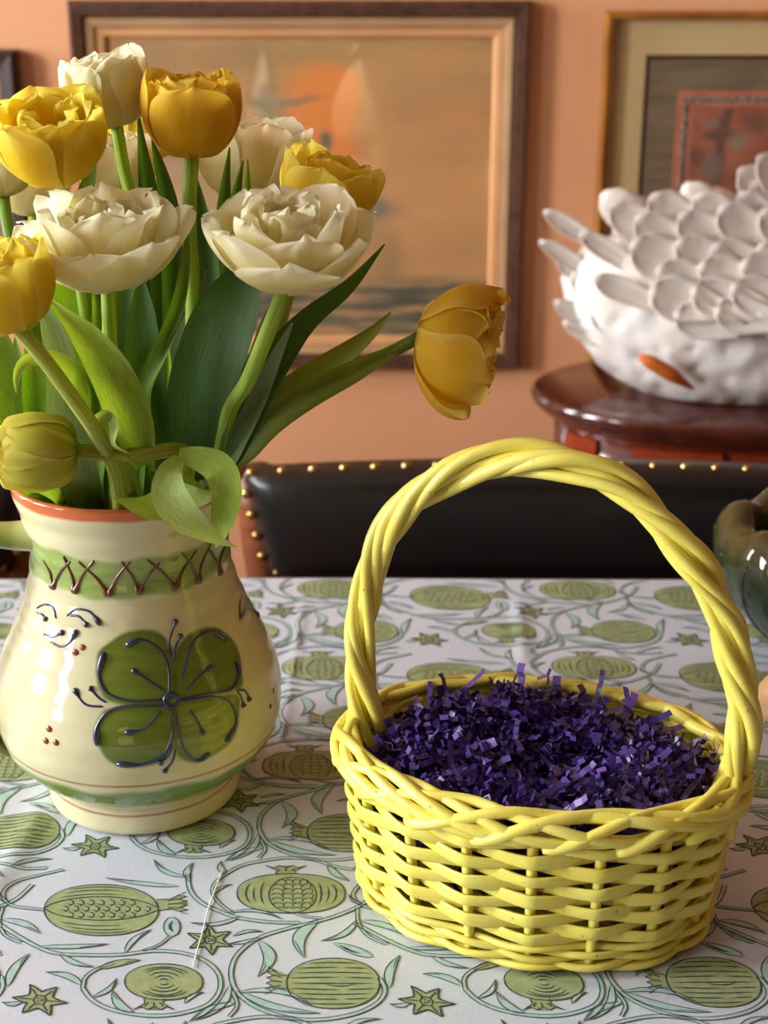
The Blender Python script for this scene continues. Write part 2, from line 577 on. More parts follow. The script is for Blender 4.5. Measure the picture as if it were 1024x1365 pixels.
def chair(name, x0, y0, rot, width, leather, label):
    """side chair with a padded back; built facing the table (towards -y), origin at the floor under its back"""
    c = thing(name, (0, 0, 0), label, 'chair')
    zt, zb = TZ + 0.060, TZ - 0.045
    hw = width / 2
    # pad: a cushion that tapers towards the bottom, bulging to the viewer
    nx, nz = 40, 18
    V, F = [], []
    for side in (-1, 1):
        for j in range(nz + 1):
            for i in range(nx + 1):
                u, w = i / nx * 2 - 1, j / nz
                cz_ = zb + (zt - zb) * w
                half = hw - 0.022 * (1 - w)
                e = (1 - abs(u) ** 12) * (1 - abs(2 * w - 1) ** 7)
                arch = 0.008 * (1 - u * u) * w
                V.append((x0 + u * half, y0 + side * (0.004 + 0.024 * max(e, 0) ** 0.5) if side < 0 else y0 + 0.012 + 0.006 * e, cz_ + arch))
    n1 = (nx + 1) * (nz + 1)
    for s in (0, 1):
        for j in range(nz):
            for i in range(nx):
                a = s * n1 + j * (nx + 1) + i
                q = (a, a + 1, a + nx + 2, a + nx + 1)
                F.append(q if s == 0 else q[::-1])
    bd = [i for i in range(nx + 1)] + [j * (nx + 1) + nx for j in range(1, nz + 1)] + [nz * (nx + 1) + i for i in range(nx - 1, -1, -1)] + [j * (nx + 1) for j in range(nz - 1, 0, -1)]
    for i in range(len(bd)):
        a, b2 = bd[i], bd[(i + 1) % len(bd)]
        F.append((b2, a, a + n1, b2 + n1))
    mk('back_pad', V, F, leather, c)
    nail = lathe([(0.0052, 0), (0.0048, 0.0018), (0.0032, 0.0034), (0.0012, 0.0041)], 12)
    def put(x, y, z):
        v = nail[0].copy()
        v = np.stack([v[:, 0], -v[:, 2], v[:, 1]], 1) + (x, y, z)
        mk('nail', v, [f[::-1] for f in nail[1]], M_brass, c)
    k = int(width / 0.029)
    for i in range(k + 1):
        u = i / k * 2 - 1
        put(x0 + u * (hw - 0.008), y0 - 0.004, zt + 0.008 * (1 - u * u) - 0.001)
        put(x0 + u * (hw - 0.030), y0 - 0.009, zb + 0.006)
    for i in range(1, 5):
        w = i / 5
        for s in (-1, 1):
            put(x0 + s * (hw - 0.022 * (1 - w) + 0.002), y0 - 0.005, zb + (zt - zb) * w)
    # wooden uprights, rails, seat, legs
    for s in (-1, 1):
        mk('upright', *tube(spline([(x0 + s * (hw - 0.004), y0 + 0.03, zt - 0.008), (x0 + s * (hw - 0.016), y0 + 0.026, TZ - 0.06), (x0 + s * (hw - 0.045), y0 + 0.02, 0.45), (x0 + s * (hw - 0.05), y0 + 0.06, 0.0)], 18), 0.019, 10), M_chairwood, c)
    mk('back_rail', *box(x0 - hw + 0.02, x0 + hw - 0.02, y0 + 0.014, y0 + 0.034, TZ - 0.085, TZ - 0.05, 0.004), M_chairwood, c, False)
    mk('seat', *box(x0 - hw + 0.01, x0 + hw - 0.01, y0 - 0.45, y0 + 0.005, 0.41, 0.48, 0.02), leather, c)
    for s in (-1, 1):
        mk('leg', *tube([(x0 + s * (hw - 0.05), y0 - 0.40, 0.412), (x0 + s * (hw - 0.06), y0 - 0.40, 0.0)], [0.022, 0.015], 10), M_chairwood, c)
    return c


chair('dining_chair', 0.135, 1.335, 0, 0.53, M_leather, 'black leather dining chair with brass nailheads pushed up to the table')
chair('dining_chair', -0.598, 1.345, 0, 0.53, M_leather_br, 'dark brown leather dining chair beyond the pitcher handle')

# ------------------------------------------------------------------ oval side table
SC = np.array([0.425, 1.745])
SZ = P(708, 516, 1.745)[2]
RX, RY = 0.425 - P(708, 516, 1.745)[0], 0.155
st = thing('side_table', (SC[0], SC[1], 0), 'oval mahogany side table with drawers against the peach wall', 'side table')
top = [(0.0, -0.026), (0.93, -0.026), (0.965, -0.022), (0.992, -0.014), (1.0, -0.008), (0.99, -0.002), (0.975, 0.0), (0.0, 0.0)]
def olathe(prof, n=96):
    return lathe([(r, z) for r, z in prof], n, (SC[0], SC[1], SZ), RX, RY, False, False)
def ovl(off, z0, z1, a0, a1, n, thick, name, mat, par):
    """curved panel following the oval apron"""
    V, F = [], []
    a = np.linspace(a0, a1, n)
    for th in a:
        for rr, zz in ((off, z0), (off, z1), (off - thick, z1), (off - thick, z0)):
            V.append((SC[0] + (RX - 0.03 + rr) * cos(th), SC[1] + (RY - 0.03 + rr) * sin(th), zz))
    for i in range(n - 1):
        for k in range(4):
            l = (k + 1) % 4
            F.append((i * 4 + k, i * 4 + l, (i + 1) * 4 + l, (i + 1) * 4 + k))
    F.append((0, 1, 2, 3)); F.append(tuple((n - 1) * 4 + k for k in (3, 2, 1, 0)))
    return mk(name, V, F, mat, par, False)
mk('table_top', *olathe(top), M_mahog_top, st)
mk('apron', *lathe([(1, SZ - 0.155), (1, SZ - 0.0255)], 96, (SC[0], SC[1], 0), RX - 0.03, RY - 0.03), M_mahog, st)
mk('bead', *lathe([(0.995, SZ - 0.034), (1.03, SZ - 0.0325), (1.035, SZ - 0.029), (1.02, SZ - 0.0258), (0.995, SZ - 0.0258)], 96, (SC[0], SC[1], 0), RX - 0.03, RY - 0.03, False, False), M_mahog, st)
for a0, a1 in ((-2.25, -1.78), (-1.74, -1.1), (-0.95, -0.45), (-2.80, -2.5)):
    dr = ovl(0.006, SZ - 0.145, SZ - 0.040, a0, a1, 14, 0.010, 'drawer', M_mahog_red, st)
    am = (a0 + a1) / 2
    kx, ky = SC[0] + (RX - 0.022) * cos(am), SC[1] + (RY - 0.018) * sin(am)
    v, f = lathe([(0.006, 0), (0.004, 0.006), (0.009, 0.012), (0.007, 0.018), (0.001, 0.02)], 14)
    mk('knob', np.stack([v[:, 0] + kx, ky + 0.004 - v[:, 2], v[:, 1] + SZ - 0.09], 1), f, M_brass, dr)
for a in (-2.38, -1.0, 1.0, 2.2):
    x, y = SC[0] + (RX - 0.045) * cos(a), SC[1] + (RY - 0.045) * sin(a)
    mk('leg', *lathe([(0.010, 0), (0.014, 0.04), (0.017, 0.3), (0.02, 0.5), (0.02, SZ - 0.15)], 14, (x, y, 0)), M_mahog, st)

# ------------------------------------------------------------------ lamp on a low table behind the viewer (mirrored in the painting's glass)
lt = thing('low_table', (-0.235, -1.25, 0), 'low round wooden table carrying a lamp, across the room from the paintings', 'table')
mk('table_top', *lathe([(0.26, 0.36), (0.27, 0.37), (0.27, 0.385), (0.26, 0.39)], 40, (-0.235, -1.25, 0)), M_tablewood, lt, False)
for a in (0.5, 2.6, 4.7):
    mk('leg', *tube([(-0.21 + 0.17 * cos(a), -1.25 + 0.17 * sin(a), 0.365), (-0.21 + 0.22 * cos(a), -1.25 + 0.22 * sin(a), 0)], 0.016, 10), M_tablewood, lt)
lp = thing('table_lamp', (-0.235, -1.25, 0.39), 'lit table lamp with a pleated cream shade on the low round table', 'lamp')
mk('lamp_base', *lathe([(0.07, 0), (0.072, 0.012), (0.03, 0.03), (0.05, 0.09), (0.045, 0.15), (0.014, 0.2), (0.010, 0.36)], 28, (-0.235, -1.25, 0.39)), M_brass, lp)
m, nt, b = nodes_of('lamp_shade_cloth')
b.inputs['Base Color'].default_value = (*s2l((236, 226, 204)), 1); b.inputs['Roughness'].default_value = 0.9
tr = nt.nodes.new('ShaderNodeBsdfTranslucent'); tr.inputs[0].default_value = (*s2l((240, 226, 196)), 1)
mx = nt.nodes.new('ShaderNodeMixShader'); mx.inputs[0].default_value = 0.5
nt.links.new(b.outputs[0], mx.inputs[1]); nt.links.new(tr.outputs[0], mx.inputs[2]); nt.links.new(mx.outputs[0], nt.nodes['Material Output'].inputs[0])
v, f = lathe([(0.22, 0.22), (0.125, 0.56)], 60, (-0.235, -1.25, 0.39), cap0=False, cap1=False)
ce = np.array([-0.235, -1.25]); d = v[:, :2] - ce
v[:, :2] = ce + d * (1 + 0.015 * np.where(np.arange(len(v)) % 2, 1, -1))[:, None]
mk('lamp_shade', v, f, m, lp, False)
bl = bpy.data.lights.new('bulb', 'POINT'); bl.energy = 5.0; bl.color = (1.0, 0.82, 0.6); bl.shadow_soft_size = 0.03
bo = bpy.data.objects.new('bulb', bl); COL.objects.link(bo); bo.parent = lp; bo.location = (0, 0, 0.36)
# ------------------------------------------------------------------ tablecloth with block-printed pomegranates
E1 = np.array([0.208, 0.0])
E2 = np.array([0.0045, 0.1447])


def seg_ridge(x, y, a, b, amp, wid):
    a, b = np.asarray(a[:2]), np.asarray(b[:2])
    d = b - a; L = np.linalg.norm(d); d = d / L
    s = (x - a[0]) * d[0] + (y - a[1]) * d[1]
    n = (x - a[0]) * d[1] - (y - a[1]) * d[0]
    fall = np.clip(np.minimum(s, L - s) / (0.25 * L) , 0, 1)
    return amp * np.exp(-(n / wid) ** 2) * fall


def cloth_h(x, y):
    x = np.asarray(x, float); y = np.asarray(y, float)
    h = 0.0004 * np.sin(11 * x + 7 * y) + 0.0004 * np.sin(-8 * x + 15 * y + 1.0)
    h = h + seg_ridge(x, y, T(75, 1055), T(-40, 1230), 0.0030, 0.010)
    h = h + seg_ridge(x, y, T(408, 778), T(365, 1060), 0.0012, 0.003)
    h = h + seg_ridge(x, y, T(690, 790), T(700, 900), 0.0018, 0.006)
    h = h + seg_ridge(x, y, T(330, 1040), T(470, 1050), 0.0018, 0.006)
    h = h + seg_ridge(x, y, T(975, 1085), T(1100, 1075), 0.0015, 0.005)
    return h


def cloth_surface(x, y):
    """x, y run past the table edges; there the cloth hangs down"""
    h = TZ + cloth_h(np.clip(x, TX0, TX1), np.clip(y, TY0, TY1))
    ox = np.maximum(TX0 - x, 0) + np.maximum(x - TX1, 0)
    oy = np.maximum(TY0 - y, 0) + np.maximum(y - TY1, 0)
    X = np.clip(x, TX0, TX1) + np.sign(x) * 0.012 * (1 - np.exp(-ox / 0.01))
    Y = np.clip(y, TY0, TY1) + np.where(y > TY1, 1, -1) * 0.010 * (1 - np.exp(-oy / 0.01)) * (oy > 0)
    drop = np.maximum(ox, oy)
    wave = 0.010 * np.sin(y * 22 + x * 20) * np.clip(drop / 0.2, 0, 1)
    X = X + np.sign(x) * np.where(ox > 0, wave + 0.004 * (drop > 0.02), 0); Y = Y - np.where((oy > 0) & (y < TY1), wave + 0.004, 0)
    Z = h - np.maximum(drop - 0.006, 0) * 0.98
    return X, Y, Z


gx = np.unique(np.concatenate([np.linspace(TX0 - 0.22, TX0, 12), np.linspace(TX0, -0.5, 20), np.linspace(-0.5, 0.5, 251), np.linspace(0.5, TX1, 20), np.linspace(TX1, TX1 + 0.22, 12)]))
gy = np.unique(np.concatenate([np.linspace(TY0 - 0.22, TY0, 12), np.linspace(TY0, 0.6, 24), np.linspace(0.6, TY1, 160), np.linspace(TY1, TY1 + 0.06, 8)]))
GX, GY = np.meshgrid(gx, gy)
X, Y, Z = cloth_surface(GX.ravel(), GY.ravel())
nx = len(gx)
F = [(j * nx + i, j * nx + i + 1, (j + 1) * nx + i + 1, (j + 1) * nx + i) for j in range(len(gy) - 1) for i in range(nx - 1)]

m, nt, b = nodes_of('cotton_cloth')
f1 = noise_fac(nt, 9, 3)
c = ramp(nt, f1, [(0.3, s2l((190, 195, 206))), (0.7, s2l((198, 203, 213)))])
nt.links.new(c, b.inputs['Base Color'])
b.inputs['Roughness'].default_value = 0.9
b.inputs['Specular IOR Level'].default_value = 0.15
w1 = noise_fac(nt, 420, 2); bump(nt, b, w1, 0.35, 0.0005)
M_cloth = m


def ink(name, rgb, rgb2, sc=160):
    m, nt, b = nodes_of(name)
    f = noise_fac(nt, sc, 3)
    c = ramp(nt, f, [(0.35, s2l(rgb)), (0.7, s2l(rgb2))])
    nt.links.new(c, b.inputs['Base Color'])
    b.inputs['Roughness'].default_value = 0.92; b.inputs['Specular IOR Level'].default_value = 0.1
    bump(nt, b, noise_fac(nt, 420, 2), 0.35, 0.0005)
    return m


M_inkg = ink('ink_green', (144, 156, 108), (160, 170, 126))
M_inka = ink('ink_aqua', (156, 186, 178), (176, 198, 192))
M_inkd = ink('ink_dark', (50, 56, 60), (92, 98, 98), 300)
cloth = thing('tablecloth', (0, 0.76, TZ), 'white cotton tablecloth block-printed with green pomegranates and aqua vines', 'tablecloth')
mk('cloth', np.stack([X, Y, Z], 1), F, M_cloth, cloth)

# ---- one printed tile, drawn flat in table coordinates
FILL = []          # (polygon Nx2, material index, layer)
STRIP = []         # (verts, faces, mat, layer)


def tp(x, y):
    return T(x, y)[:2]


def fill(pts, mi, layer=0):
    FILL.append((np.asarray(pts), mi, layer))


def line(pts, w=0.00062, mi=2, n=None, layer=2, taper=False, seed=0):
    pts = np.asarray(pts, float)
    L = np.sum(np.linalg.norm(np.diff(pts, axis=0), axis=1))
    n = n or max(4, int(L / 0.003))
    p = spline(pts, n) if len(pts) > 2 else spline(pts, max(2, n // 2))
    t = np.gradient(p, axis=0); t /= np.maximum(np.linalg.norm(t, axis=1), 1e-9)[:, None]
    nrm = np.stack([-t[:, 1], t[:, 0]], 1)
    k = len(p)
    ww = np.full(k, w / 2)
    if taper: ww = ww * np.clip(np.sin(np.linspace(0.12, pi - 0.12, k)) * 1.5, 0.2, 1.0)
    V = np.concatenate([p + nrm * ww[:, None], p - nrm * ww[:, None]])
    Fs = [(i, i + 1, k + i + 1, k + i) for i in range(k - 1)]
    STRIP.append((V, Fs, mi, layer))


def vine(px, w=0.0024, layer=1):
    p = spline([tp(*q) for q in px], max(8, 6 * len(px)))
    line(p, w, 1, layer=layer)
    t = np.gradient(p, axis=0); t /= np.linalg.norm(t, axis=1)[:, None]
    nrm = np.stack([-t[:, 1], t[:, 0]], 1)
    line(p + nrm * w * 0.52, 0.00055); line(p - nrm * w * 0.52, 0.00055)


def leaf2(bx, by, tx, ty, wpx, bend=0.15, curl=True, mi=1):
    """printed leaf from its base to its tip, width in pixels"""
    a, b2 = np.array(tp(bx, by)), np.array(tp(tx, ty))
    d = b2 - a; L = np.linalg.norm(d); d = d / L; n = np.array([-d[1], d[0]])
    w = wpx * 0.00041
    s = np.linspace(0, 1, 13)
    cen = a + np.outer(s, d) * L + np.outer(bend * L * np.sin(pi * s), n)
    prof = w * np.sin(pi * s ** 0.8) ** 0.8
    up = cen + n * prof[:, None] * 0.5; lo = cen - n * prof[:, None] * 0.5
    fill(np.concatenate([up, lo[-2:0:-1]]), mi, 1)
    line(up, 0.0006, taper=True); line(lo, 0.0006, taper=True)
    if curl:
        line([cen[-1], cen[9] - n * prof[9] * 0.1, cen[7] - n * prof[7] * 0.35], 0.0005, taper=True)


def ell(cx, cy, rx, ry, n=40, p=2.0, rot=0.0):
    a = np.linspace(0, 2 * pi, n, endpoint=False)
    x = rx * np.sign(np.cos(a)) * np.abs(np.cos(a)) ** (2 / p); y = ry * np.sign(np.sin(a)) * np.abs(np.sin(a)) ** (2 / p)
    return np.stack([cx + x * cos(rot) - y * sin(rot), cy + x * sin(rot) + y * cos(rot)], 1)


def pxs(arr):
    return np.array([tp(*q) for q in arr])


def crown(px_c, px_d, wl, jag=5):
    """calyx: from the neck at px_c flaring out along px_d"""
    c, d = np.array(px_c, float), np.array(px_d, float)
    L = np.linalg.norm(d); u = d / L; n = np.array([-u[1], u[0]])
    pts = [c + n * wl * 0.30, c + u * L * 0.45 + n * wl * 0.28]
    for i in range(jag * 2 + 1):
        f = i / (jag * 2) * 2 - 1
        pts.append(c + u * L * (1.0 if i % 2 == 0 else 0.72) - n * wl * 0.62 * f * (1.0 if i % 2 == 0 else 0.9))
    pts += [c + u * L * 0.45 - n * wl * 0.28, c - n * wl * 0.30]
    q = pxs(pts)
    fill(q, 0, 0)
    for i in range(len(q) - 1): line([q[i], q[i + 1]], 0.0006, n=2)
    for f in (-0.35, 0.0, 0.35):
        line(pxs([c + u * L * 0.35 + n * wl * f * 0.5, c + u * L * 0.7 + n * wl * f * 0.8]), 0.0008, n=3)


def pom_striped(cx, cy, rx, ry):
    o = ell(cx, cy, rx, ry, 44, 2.15)
    fill(pxs(o) + (0.0005, -0.0004), 0, 0); line(pxs(np.vstack([o, o[:1]])), 0.00075)
    for k in range(-4, 5):
        y = k / 5.0
        h = sqrt(max(0, 1 - abs(y) ** 2.15))
        for (s0, s1) in (((-0.98, 0.15), (0.3, 0.95)) if k % 2 else ((-0.9, 0.92),)):
            xs = np.linspace(s0, s1, 7) * h * 0.96
            line(pxs([(cx + rx * x, cy + ry * (y * 0.97 + 0.05 * np.sign(y) * (1 - (x / max(h, .01)) ** 2))) for x in xs]), 0.00085, taper=True)
    line(pxs(ell(cx + rx * 0.15, cy + ry * 0.03, rx * 0.3, ry * 0.08, 16)[:9]), 0.0008, taper=True)


def pom_seed_band(cx, cy, rx, ry):
    o = ell(cx, cy, rx, ry, 44, 2.1)
    fill(pxs(o) + (0.0005, -0.0004), 0, 0); line(pxs(np.vstack([o, o[:1]])), 0.00075)
    xs = np.linspace(-0.99, 0.97, 17)
    lens = lambda x: 0.46 * (1 - x * x) ** 0.7
    for s in (-1, 1):
        line(pxs([(cx + rx * x, cy - 2 + ry * s * lens(x)) for x in xs]), 0.0008)
        for k, f in enumerate((0.62, 0.78, 0.9)):
            xx = np.linspace(-0.75 + 0.1 * k, 0.35 + 0.1 * k, 9)
            line(pxs([(cx + rx * x, cy + ry * s * f * sqrt(1 - (x * 0.9) ** 2) ) for x in xx]), 0.0007, taper=True)
    for r, y in enumerate((-0.22, 0.02, 0.26)):
        for i in range(9):
            x = -0.74 + i * 0.18 + (r % 2) * 0.09
            if lens(x) < abs(y) + 0.08: continue
            a = np.linspace(-0.5 * pi, 0.5 * pi, 7)
            line(pxs([(cx + rx * (x + 0.075 * cos(t)), cy - 2 + ry * (y + 0.12 * sin(t))) for t in a]), 0.0008)
            line(pxs([(cx + rx * (x - 0.05), cy - 2 + ry * (y + 0.05)), (cx + rx * (x + 0.03), cy - 2 + ry * (y + 0.06))]), 0.0005, n=2)


def pom_disc(cx, cy, rx, ry):
    o = ell(cx, cy, rx, ry, 44, 2.3)
    fill(pxs(o) + (0.0005, -0.0004), 0, 0); line(pxs(np.vstack([o, o[:1]])), 0.00075)
    d = ell(cx + 2, cy + 2, rx * 0.44, ry * 0.90, 30); line(pxs(np.vstack([d, d[:1]])), 0.0007)
    for r in range(7):
        y = -0.7 + r * 0.235
        h = 0.42 * sqrt(max(0, 1 - y * y)) * 0.95
        k = 4
        for i in range(k):
            x0 = -h + 2 * h * i / k; x1 = -h + 2 * h * (i + 1) / k
            line(pxs([(cx + 2 + rx * (x0 + (x1 - x0) * t), cy + 2 + ry * (y + 0.10 * sin(pi * t) * (-1))) for t in (0, 0.3, 0.5, 0.7, 1)]), 0.0006)
            if r < 6: line(pxs([(cx + 2 + rx * x1 * 0.97, cy + 2 + ry * y), (cx + 2 + rx * x1 * 0.9 , cy + 2 + ry * (y + 0.15))]), 0.0005, n=2)
    for s in (-1, 1):
        for f in (0.56, 0.70, 0.84):
            a = np.linspace(-0.9, 0.9, 8) if f != 0.7 else np.linspace(-0.5, 0.65, 6)
            line(pxs([(cx + s * rx * f * (0.72 + 0.28 * cos(t)), cy + ry * 0.85 * sin(t) * (1.05 - f * 0.35)) for t in a]), 0.0009, taper=True)


def pom_swirl(cx, cy, rx, ry):
    o = ell(cx, cy, rx, ry, 40, 2.1)
    fill(pxs(o) + (0.0005, -0.0004), 0, 0); line(pxs(np.vstack([o, o[:1]])), 0.00075)
    for k, f in enumerate((0.14, 0.30, 0.46, 0.62, 0.78)):
        for a0, a1 in ((-2.7, -0.4), (0.3, 2.6)):
            a = np.linspace(a0 + 0.1 * k, a1 - 0.05 * k, 9)
            line(pxs([(cx + rx * f * cos(t), cy + ry * min(1.0, f * 1.45) * 0.82 * sin(t)) for t in a]), 0.00085, taper=True)


def star(cx, cy, rx, ry, rot=0.2):
    pts = []
    for i in range(12):
        a = rot + i * pi / 6
        r = 1.0 if i % 2 == 0 else 0.50
        pts.append((cx + rx * r * cos(a), cy + ry * r * sin(a)))
    q = pxs(pts); fill(q + (0.0004, -0.0004), 0, 0)
    for i in range(12):
        a, b2 = q[i], q[(i + 1) % 12]
        line([a, (a + b2) / 2 + 0.0006 * np.array([cos(i), sin(i)]), b2], 0.0010, n=4)
    for i in range(0, 12, 2):
        a = rot + i * pi / 6
        line(pxs([(cx + rx * 0.3 * cos(a), cy + ry * 0.3 * sin(a)), (cx + rx * 0.72 * cos(a), cy + ry * 0.72 * sin(a))]), 0.0008, n=3)
    c = ell(cx, cy, rx * 0.24, ry * 0.30, 16); line(pxs(np.vstack([c, c[:1]])), 0.0010)
    c = ell(cx, cy, rx * 0.13, ry * 0.17, 12); line(pxs(np.vstack([c, c[:1]])), 0.0007)


# vines first, then leaves, fruit and stars, read off the cloth in front of the pitcher
vine([(-8, 1229), (20, 1247), (49, 1263), (76, 1272), (120, 1274), (163, 1273), (203, 1268), (240, 1270), (270, 1279), (290, 1296), (293, 1318), (278, 1338), (244, 1350), (210, 1354), (178, 1352), (145, 1345), (122, 1333), (110, 1318)])
vine([(110, 1318), (114, 1303), (130, 1292), (152, 1284)], 0.0020)
vine([(506, 1303), (513, 1318), (505, 1334), (480, 1348), (440, 1357), (400, 1358), (362, 1350), (330, 1335), (312, 1315), (308, 1292), (318, 1270), (345, 1250), (385, 1237), (430, 1226), (465, 1214), (490, 1200), (505, 1180)])
vine([(393, 1217), (410, 1222), (430, 1224)], 0.0018)
vine([(297, 1168), (320, 1155), (350, 1148), (385, 1144), (420, 1147), (445, 1155), (480, 1160), (516, 1158)])
vine([(250, 1166), (253, 1186), (266, 1202), (290, 1214), (320, 1224), (360, 1229), (400, 1230)])
vine([(297, 1168), (286, 1178), (283, 1190), (292, 1204), (310, 1218)], 0.0018)
vine([(59, 1214), (38, 1212), (14, 1208), (4, 1196), (12, 1184), (30, 1174), (60, 1166), (85, 1160)], 0.0020)
vine([(310, 1322), (316, 1340), (305, 1355)], 0.0018)
vine([(190, 1268), (212, 1260), (226, 1249)], 0.0016)
vine([(476, 1210), (478, 1230), (492, 1248), (516, 1258)], 0.0018)
for a in [(345, 1112, 306, 1148, 11), (352, 1120, 440, 1133, 9), (437, 1152, 466, 1175, 11, -0.1), (302, 1166, 295, 1148, 10), (253, 1176, 258, 1150, 11),
          (322, 1221, 252, 1230, 8), (300, 1217, 378, 1226, 6), (345, 1253, 343, 1302, 17, 0.2), (424, 1226, 406, 1277, 19, -0.2), (476, 1226, 427, 1254, 10),
          (348, 1250, 304, 1258, 8, 0.05), (318, 1322, 428, 1350, 12, -0.08), (314, 1336, 252, 1362, 11, -0.1), (52, 1263, 146, 1259, 9, -0.03), (80, 1272, 126, 1290, 9, -0.1),
          (2, 1227, 54, 1246, 12, 0.1), (166, 1271, 203, 1239, 9, 0.12), (109, 1314, 60, 1297, 11, -0.12), (122, 1330, 156, 1304, 8, -0.15), (178, 1351, 150, 1320, 12, 0.12),
          (10, 1316, 40, 1272, 13, 0.1), (238, 1182, 140, 1171, 9, 0.03), (250, 1170, 205, 1146, 9), (282, 1195, 310, 1179, 6), (245, 1338, 272, 1322, 7), (470, 1160, 520, 1146, 8),
          (486, 1206, 465, 1192, 6), (30, 1337, 2, 1337, 8), (310, 1248, 352, 1242, 6)]:
    leaf2(*a)
leaf2(130, 1292, 188, 1280, 13, 0.05, True, 0)          # green bud
leaf2(497, 1275, 444, 1256, 16, 0.0, False); line(pxs([(452, 1259), (470, 1268), (480, 1270)]), 0.0016, taper=True)
bud = ell(229, 1236, 11, 13, 20); fill(pxs(bud), 1, 1); line(pxs(np.vstack([bud, bud[:1]]))); line(pxs([(230, 1228), (226, 1236), (231, 1243)]), 0.0018, taper=True)
crown((385, 1309), (-30, -3), 30); pom_striped(444, 1310, 62, 33.5)
crown((209, 1207), (40, -3), 24); pom_seed_band(135, 1214, 76, 34)
crown((381, 1166), (0, -12), 44, 3); pom_disc(388, 1191, 72, 26)
crown((205, 1331), (0, 15), 44, 3); pom_swirl(218, 1309, 52, 24)
star(53, 1334, 37, 22, 0.15); star(280, 1253, 33, 20, 0.45)

# triangulate the fills finely enough to follow the cloth
TV, TF, TM, TLay = [], [], [], []
nv = 0
for poly, mi, lay in FILL:
    bm = bmesh.new()
    vs_ = [bm.verts.new((p[0], p[1], 0)) for p in poly]
    try:
        bm.faces.new(vs_)
    except ValueError:
        bm.free(); continue
    bmesh.ops.triangulate(bm, faces=list(bm.faces))
    x0, x1 = poly[:, 0].min(), poly[:, 0].max(); y0, y1 = poly[:, 1].min(), poly[:, 1].max()
    for k in np.arange(math.ceil(x0 / 0.012) * 0.012, x1, 0.012):
        bmesh.ops.bisect_plane(bm, geom=list(bm.verts) + list(bm.edges) + list(bm.faces), plane_co=(k, 0, 0), plane_no=(1, 0, 0))
    for k in np.arange(math.ceil(y0 / 0.012) * 0.012, y1, 0.012):
        bmesh.ops.bisect_plane(bm, geom=list(bm.verts) + list(bm.edges) + list(bm.faces), plane_co=(0, k, 0), plane_no=(0, 1, 0))
    v, f = from_bm(bm)
    TV.append(v[:, :2]); TF += [tuple(i + nv for i in q) for q in f]; TM += [mi] * len(f); TLay.append(np.full(len(v), lay)); nv += len(v)
for v, f, mi, lay in STRIP:
    TV.append(v); TF += [tuple(i + nv for i in q) for q in f]; TM += [mi] * len(f); TLay.append(np.full(len(v), lay)); nv += len(v)
TV = np.concatenate(TV); TLay = np.concatenate(TLay)
LZ = np.array([0.00022, 0.00032, 0.00042])
AV, AF, AM, n0 = [], [], [], 0
for i in range(-3, 4):
    for j in range(-1, 5):
        c = TV.mean(0) + i * E1 + j * E2
        if abs(c[0]) > 0.46 + 0.1 or c[1] > TY1 + 0.12: continue
        q = TV + i * E1 + j * E2
        keep = np.ones(len(q), bool)
        keep &= (q[:, 1] < TY1 - 0.001) & (np.abs(q[:, 0]) < 0.62)
        z = TZ + cloth_h(q[:, 0], q[:, 1]) + LZ[TLay]
        AV.append(np.stack([q[:, 0], q[:, 1], z], 1))
        for f, mm in zip(TF, TM):
            if all(keep[k] for k in f):
                AF.append(tuple(k + n0 for k in f)); AM.append(mm)
        n0 += len(q)
AV = np.concatenate(AV)
used = np.unique(np.fromiter((k for f in AF for k in f), int)); remap = np.zeros(len(AV), int); remap[used] = np.arange(len(used))
mk('printed_pattern', AV[used], [tuple(remap[k] for k in f) for f in AF], [M_inkg, M_inka, M_inkd], cloth, False, mi=AM)

# white thread lying on the cloth
th = [T(*q) for q in [(297, 1162), (287, 1187), (277, 1216), (270, 1245), (262, 1272), (258, 1290)]]
th = spline(th, 30); th[:, 2] = TZ + cloth_h(th[:, 0], th[:, 1]) + 0.0010
v, f = tube(th, 0.00045, 6)
tag(mk('thread', v, f, simple('white_thread', (236, 232, 222), 0.8)), 'loose white thread lying across the printed star on the cloth', 'thread')
# ------------------------------------------------------------------ pitcher
PC = np.array([-0.159, 0.887])
PROF = np.array([(0.0, .0600), (.002, .0625), (.012, .0622), (.018, .0606), (.023, .066), (.032, .0765), (.042, .0855), (.055, .0905), (.07, .0922), (.085, .0912), (.10, .0868),
                 (.115, .0800), (.130, .0730), (.145, .0670), (.160, .0630), (.175, .0615), (.190, .0628), (.205, .0662), (.215, .0692), (.222, .0708)])
_z = np.linspace(0, .222, 400)


def smooth_prof():
    r = np.interp(_z, PROF[:, 0], PROF[:, 1])
    k = np.exp(-np.linspace(-2, 2, 21) ** 2); k /= k.sum()
    rr = np.convolve(np.pad(r, 10, 'edge'), k, 'valid')
    w = np.clip(_z / 0.006, 0, 1)
    return r * (1 - w) + rr * w


_r = smooth_prof()
SPOUT = radians(24)


def pr(z):
    return np.interp(z, _z, _r)


def spout_w(th):
    d = (th - SPOUT + pi) % (2 * pi) - pi
    return np.exp(-(d / 0.30) ** 2)


def pit_xyz(th, z, off=0.0):
    th = np.asarray(th, float); z = np.asarray(z, float)
    up = np.clip((z - 0.165) / 0.057, 0, 1) ** 2
    s = spout_w(th) * up
    r = pr(np.clip(z, 0, .222)) + off + 0.014 * s
    return np.stack([PC[0] + r * np.cos(th), PC[1] + r * np.sin(th), TZ + 0.0014 + z + 0.016 * s], -1)


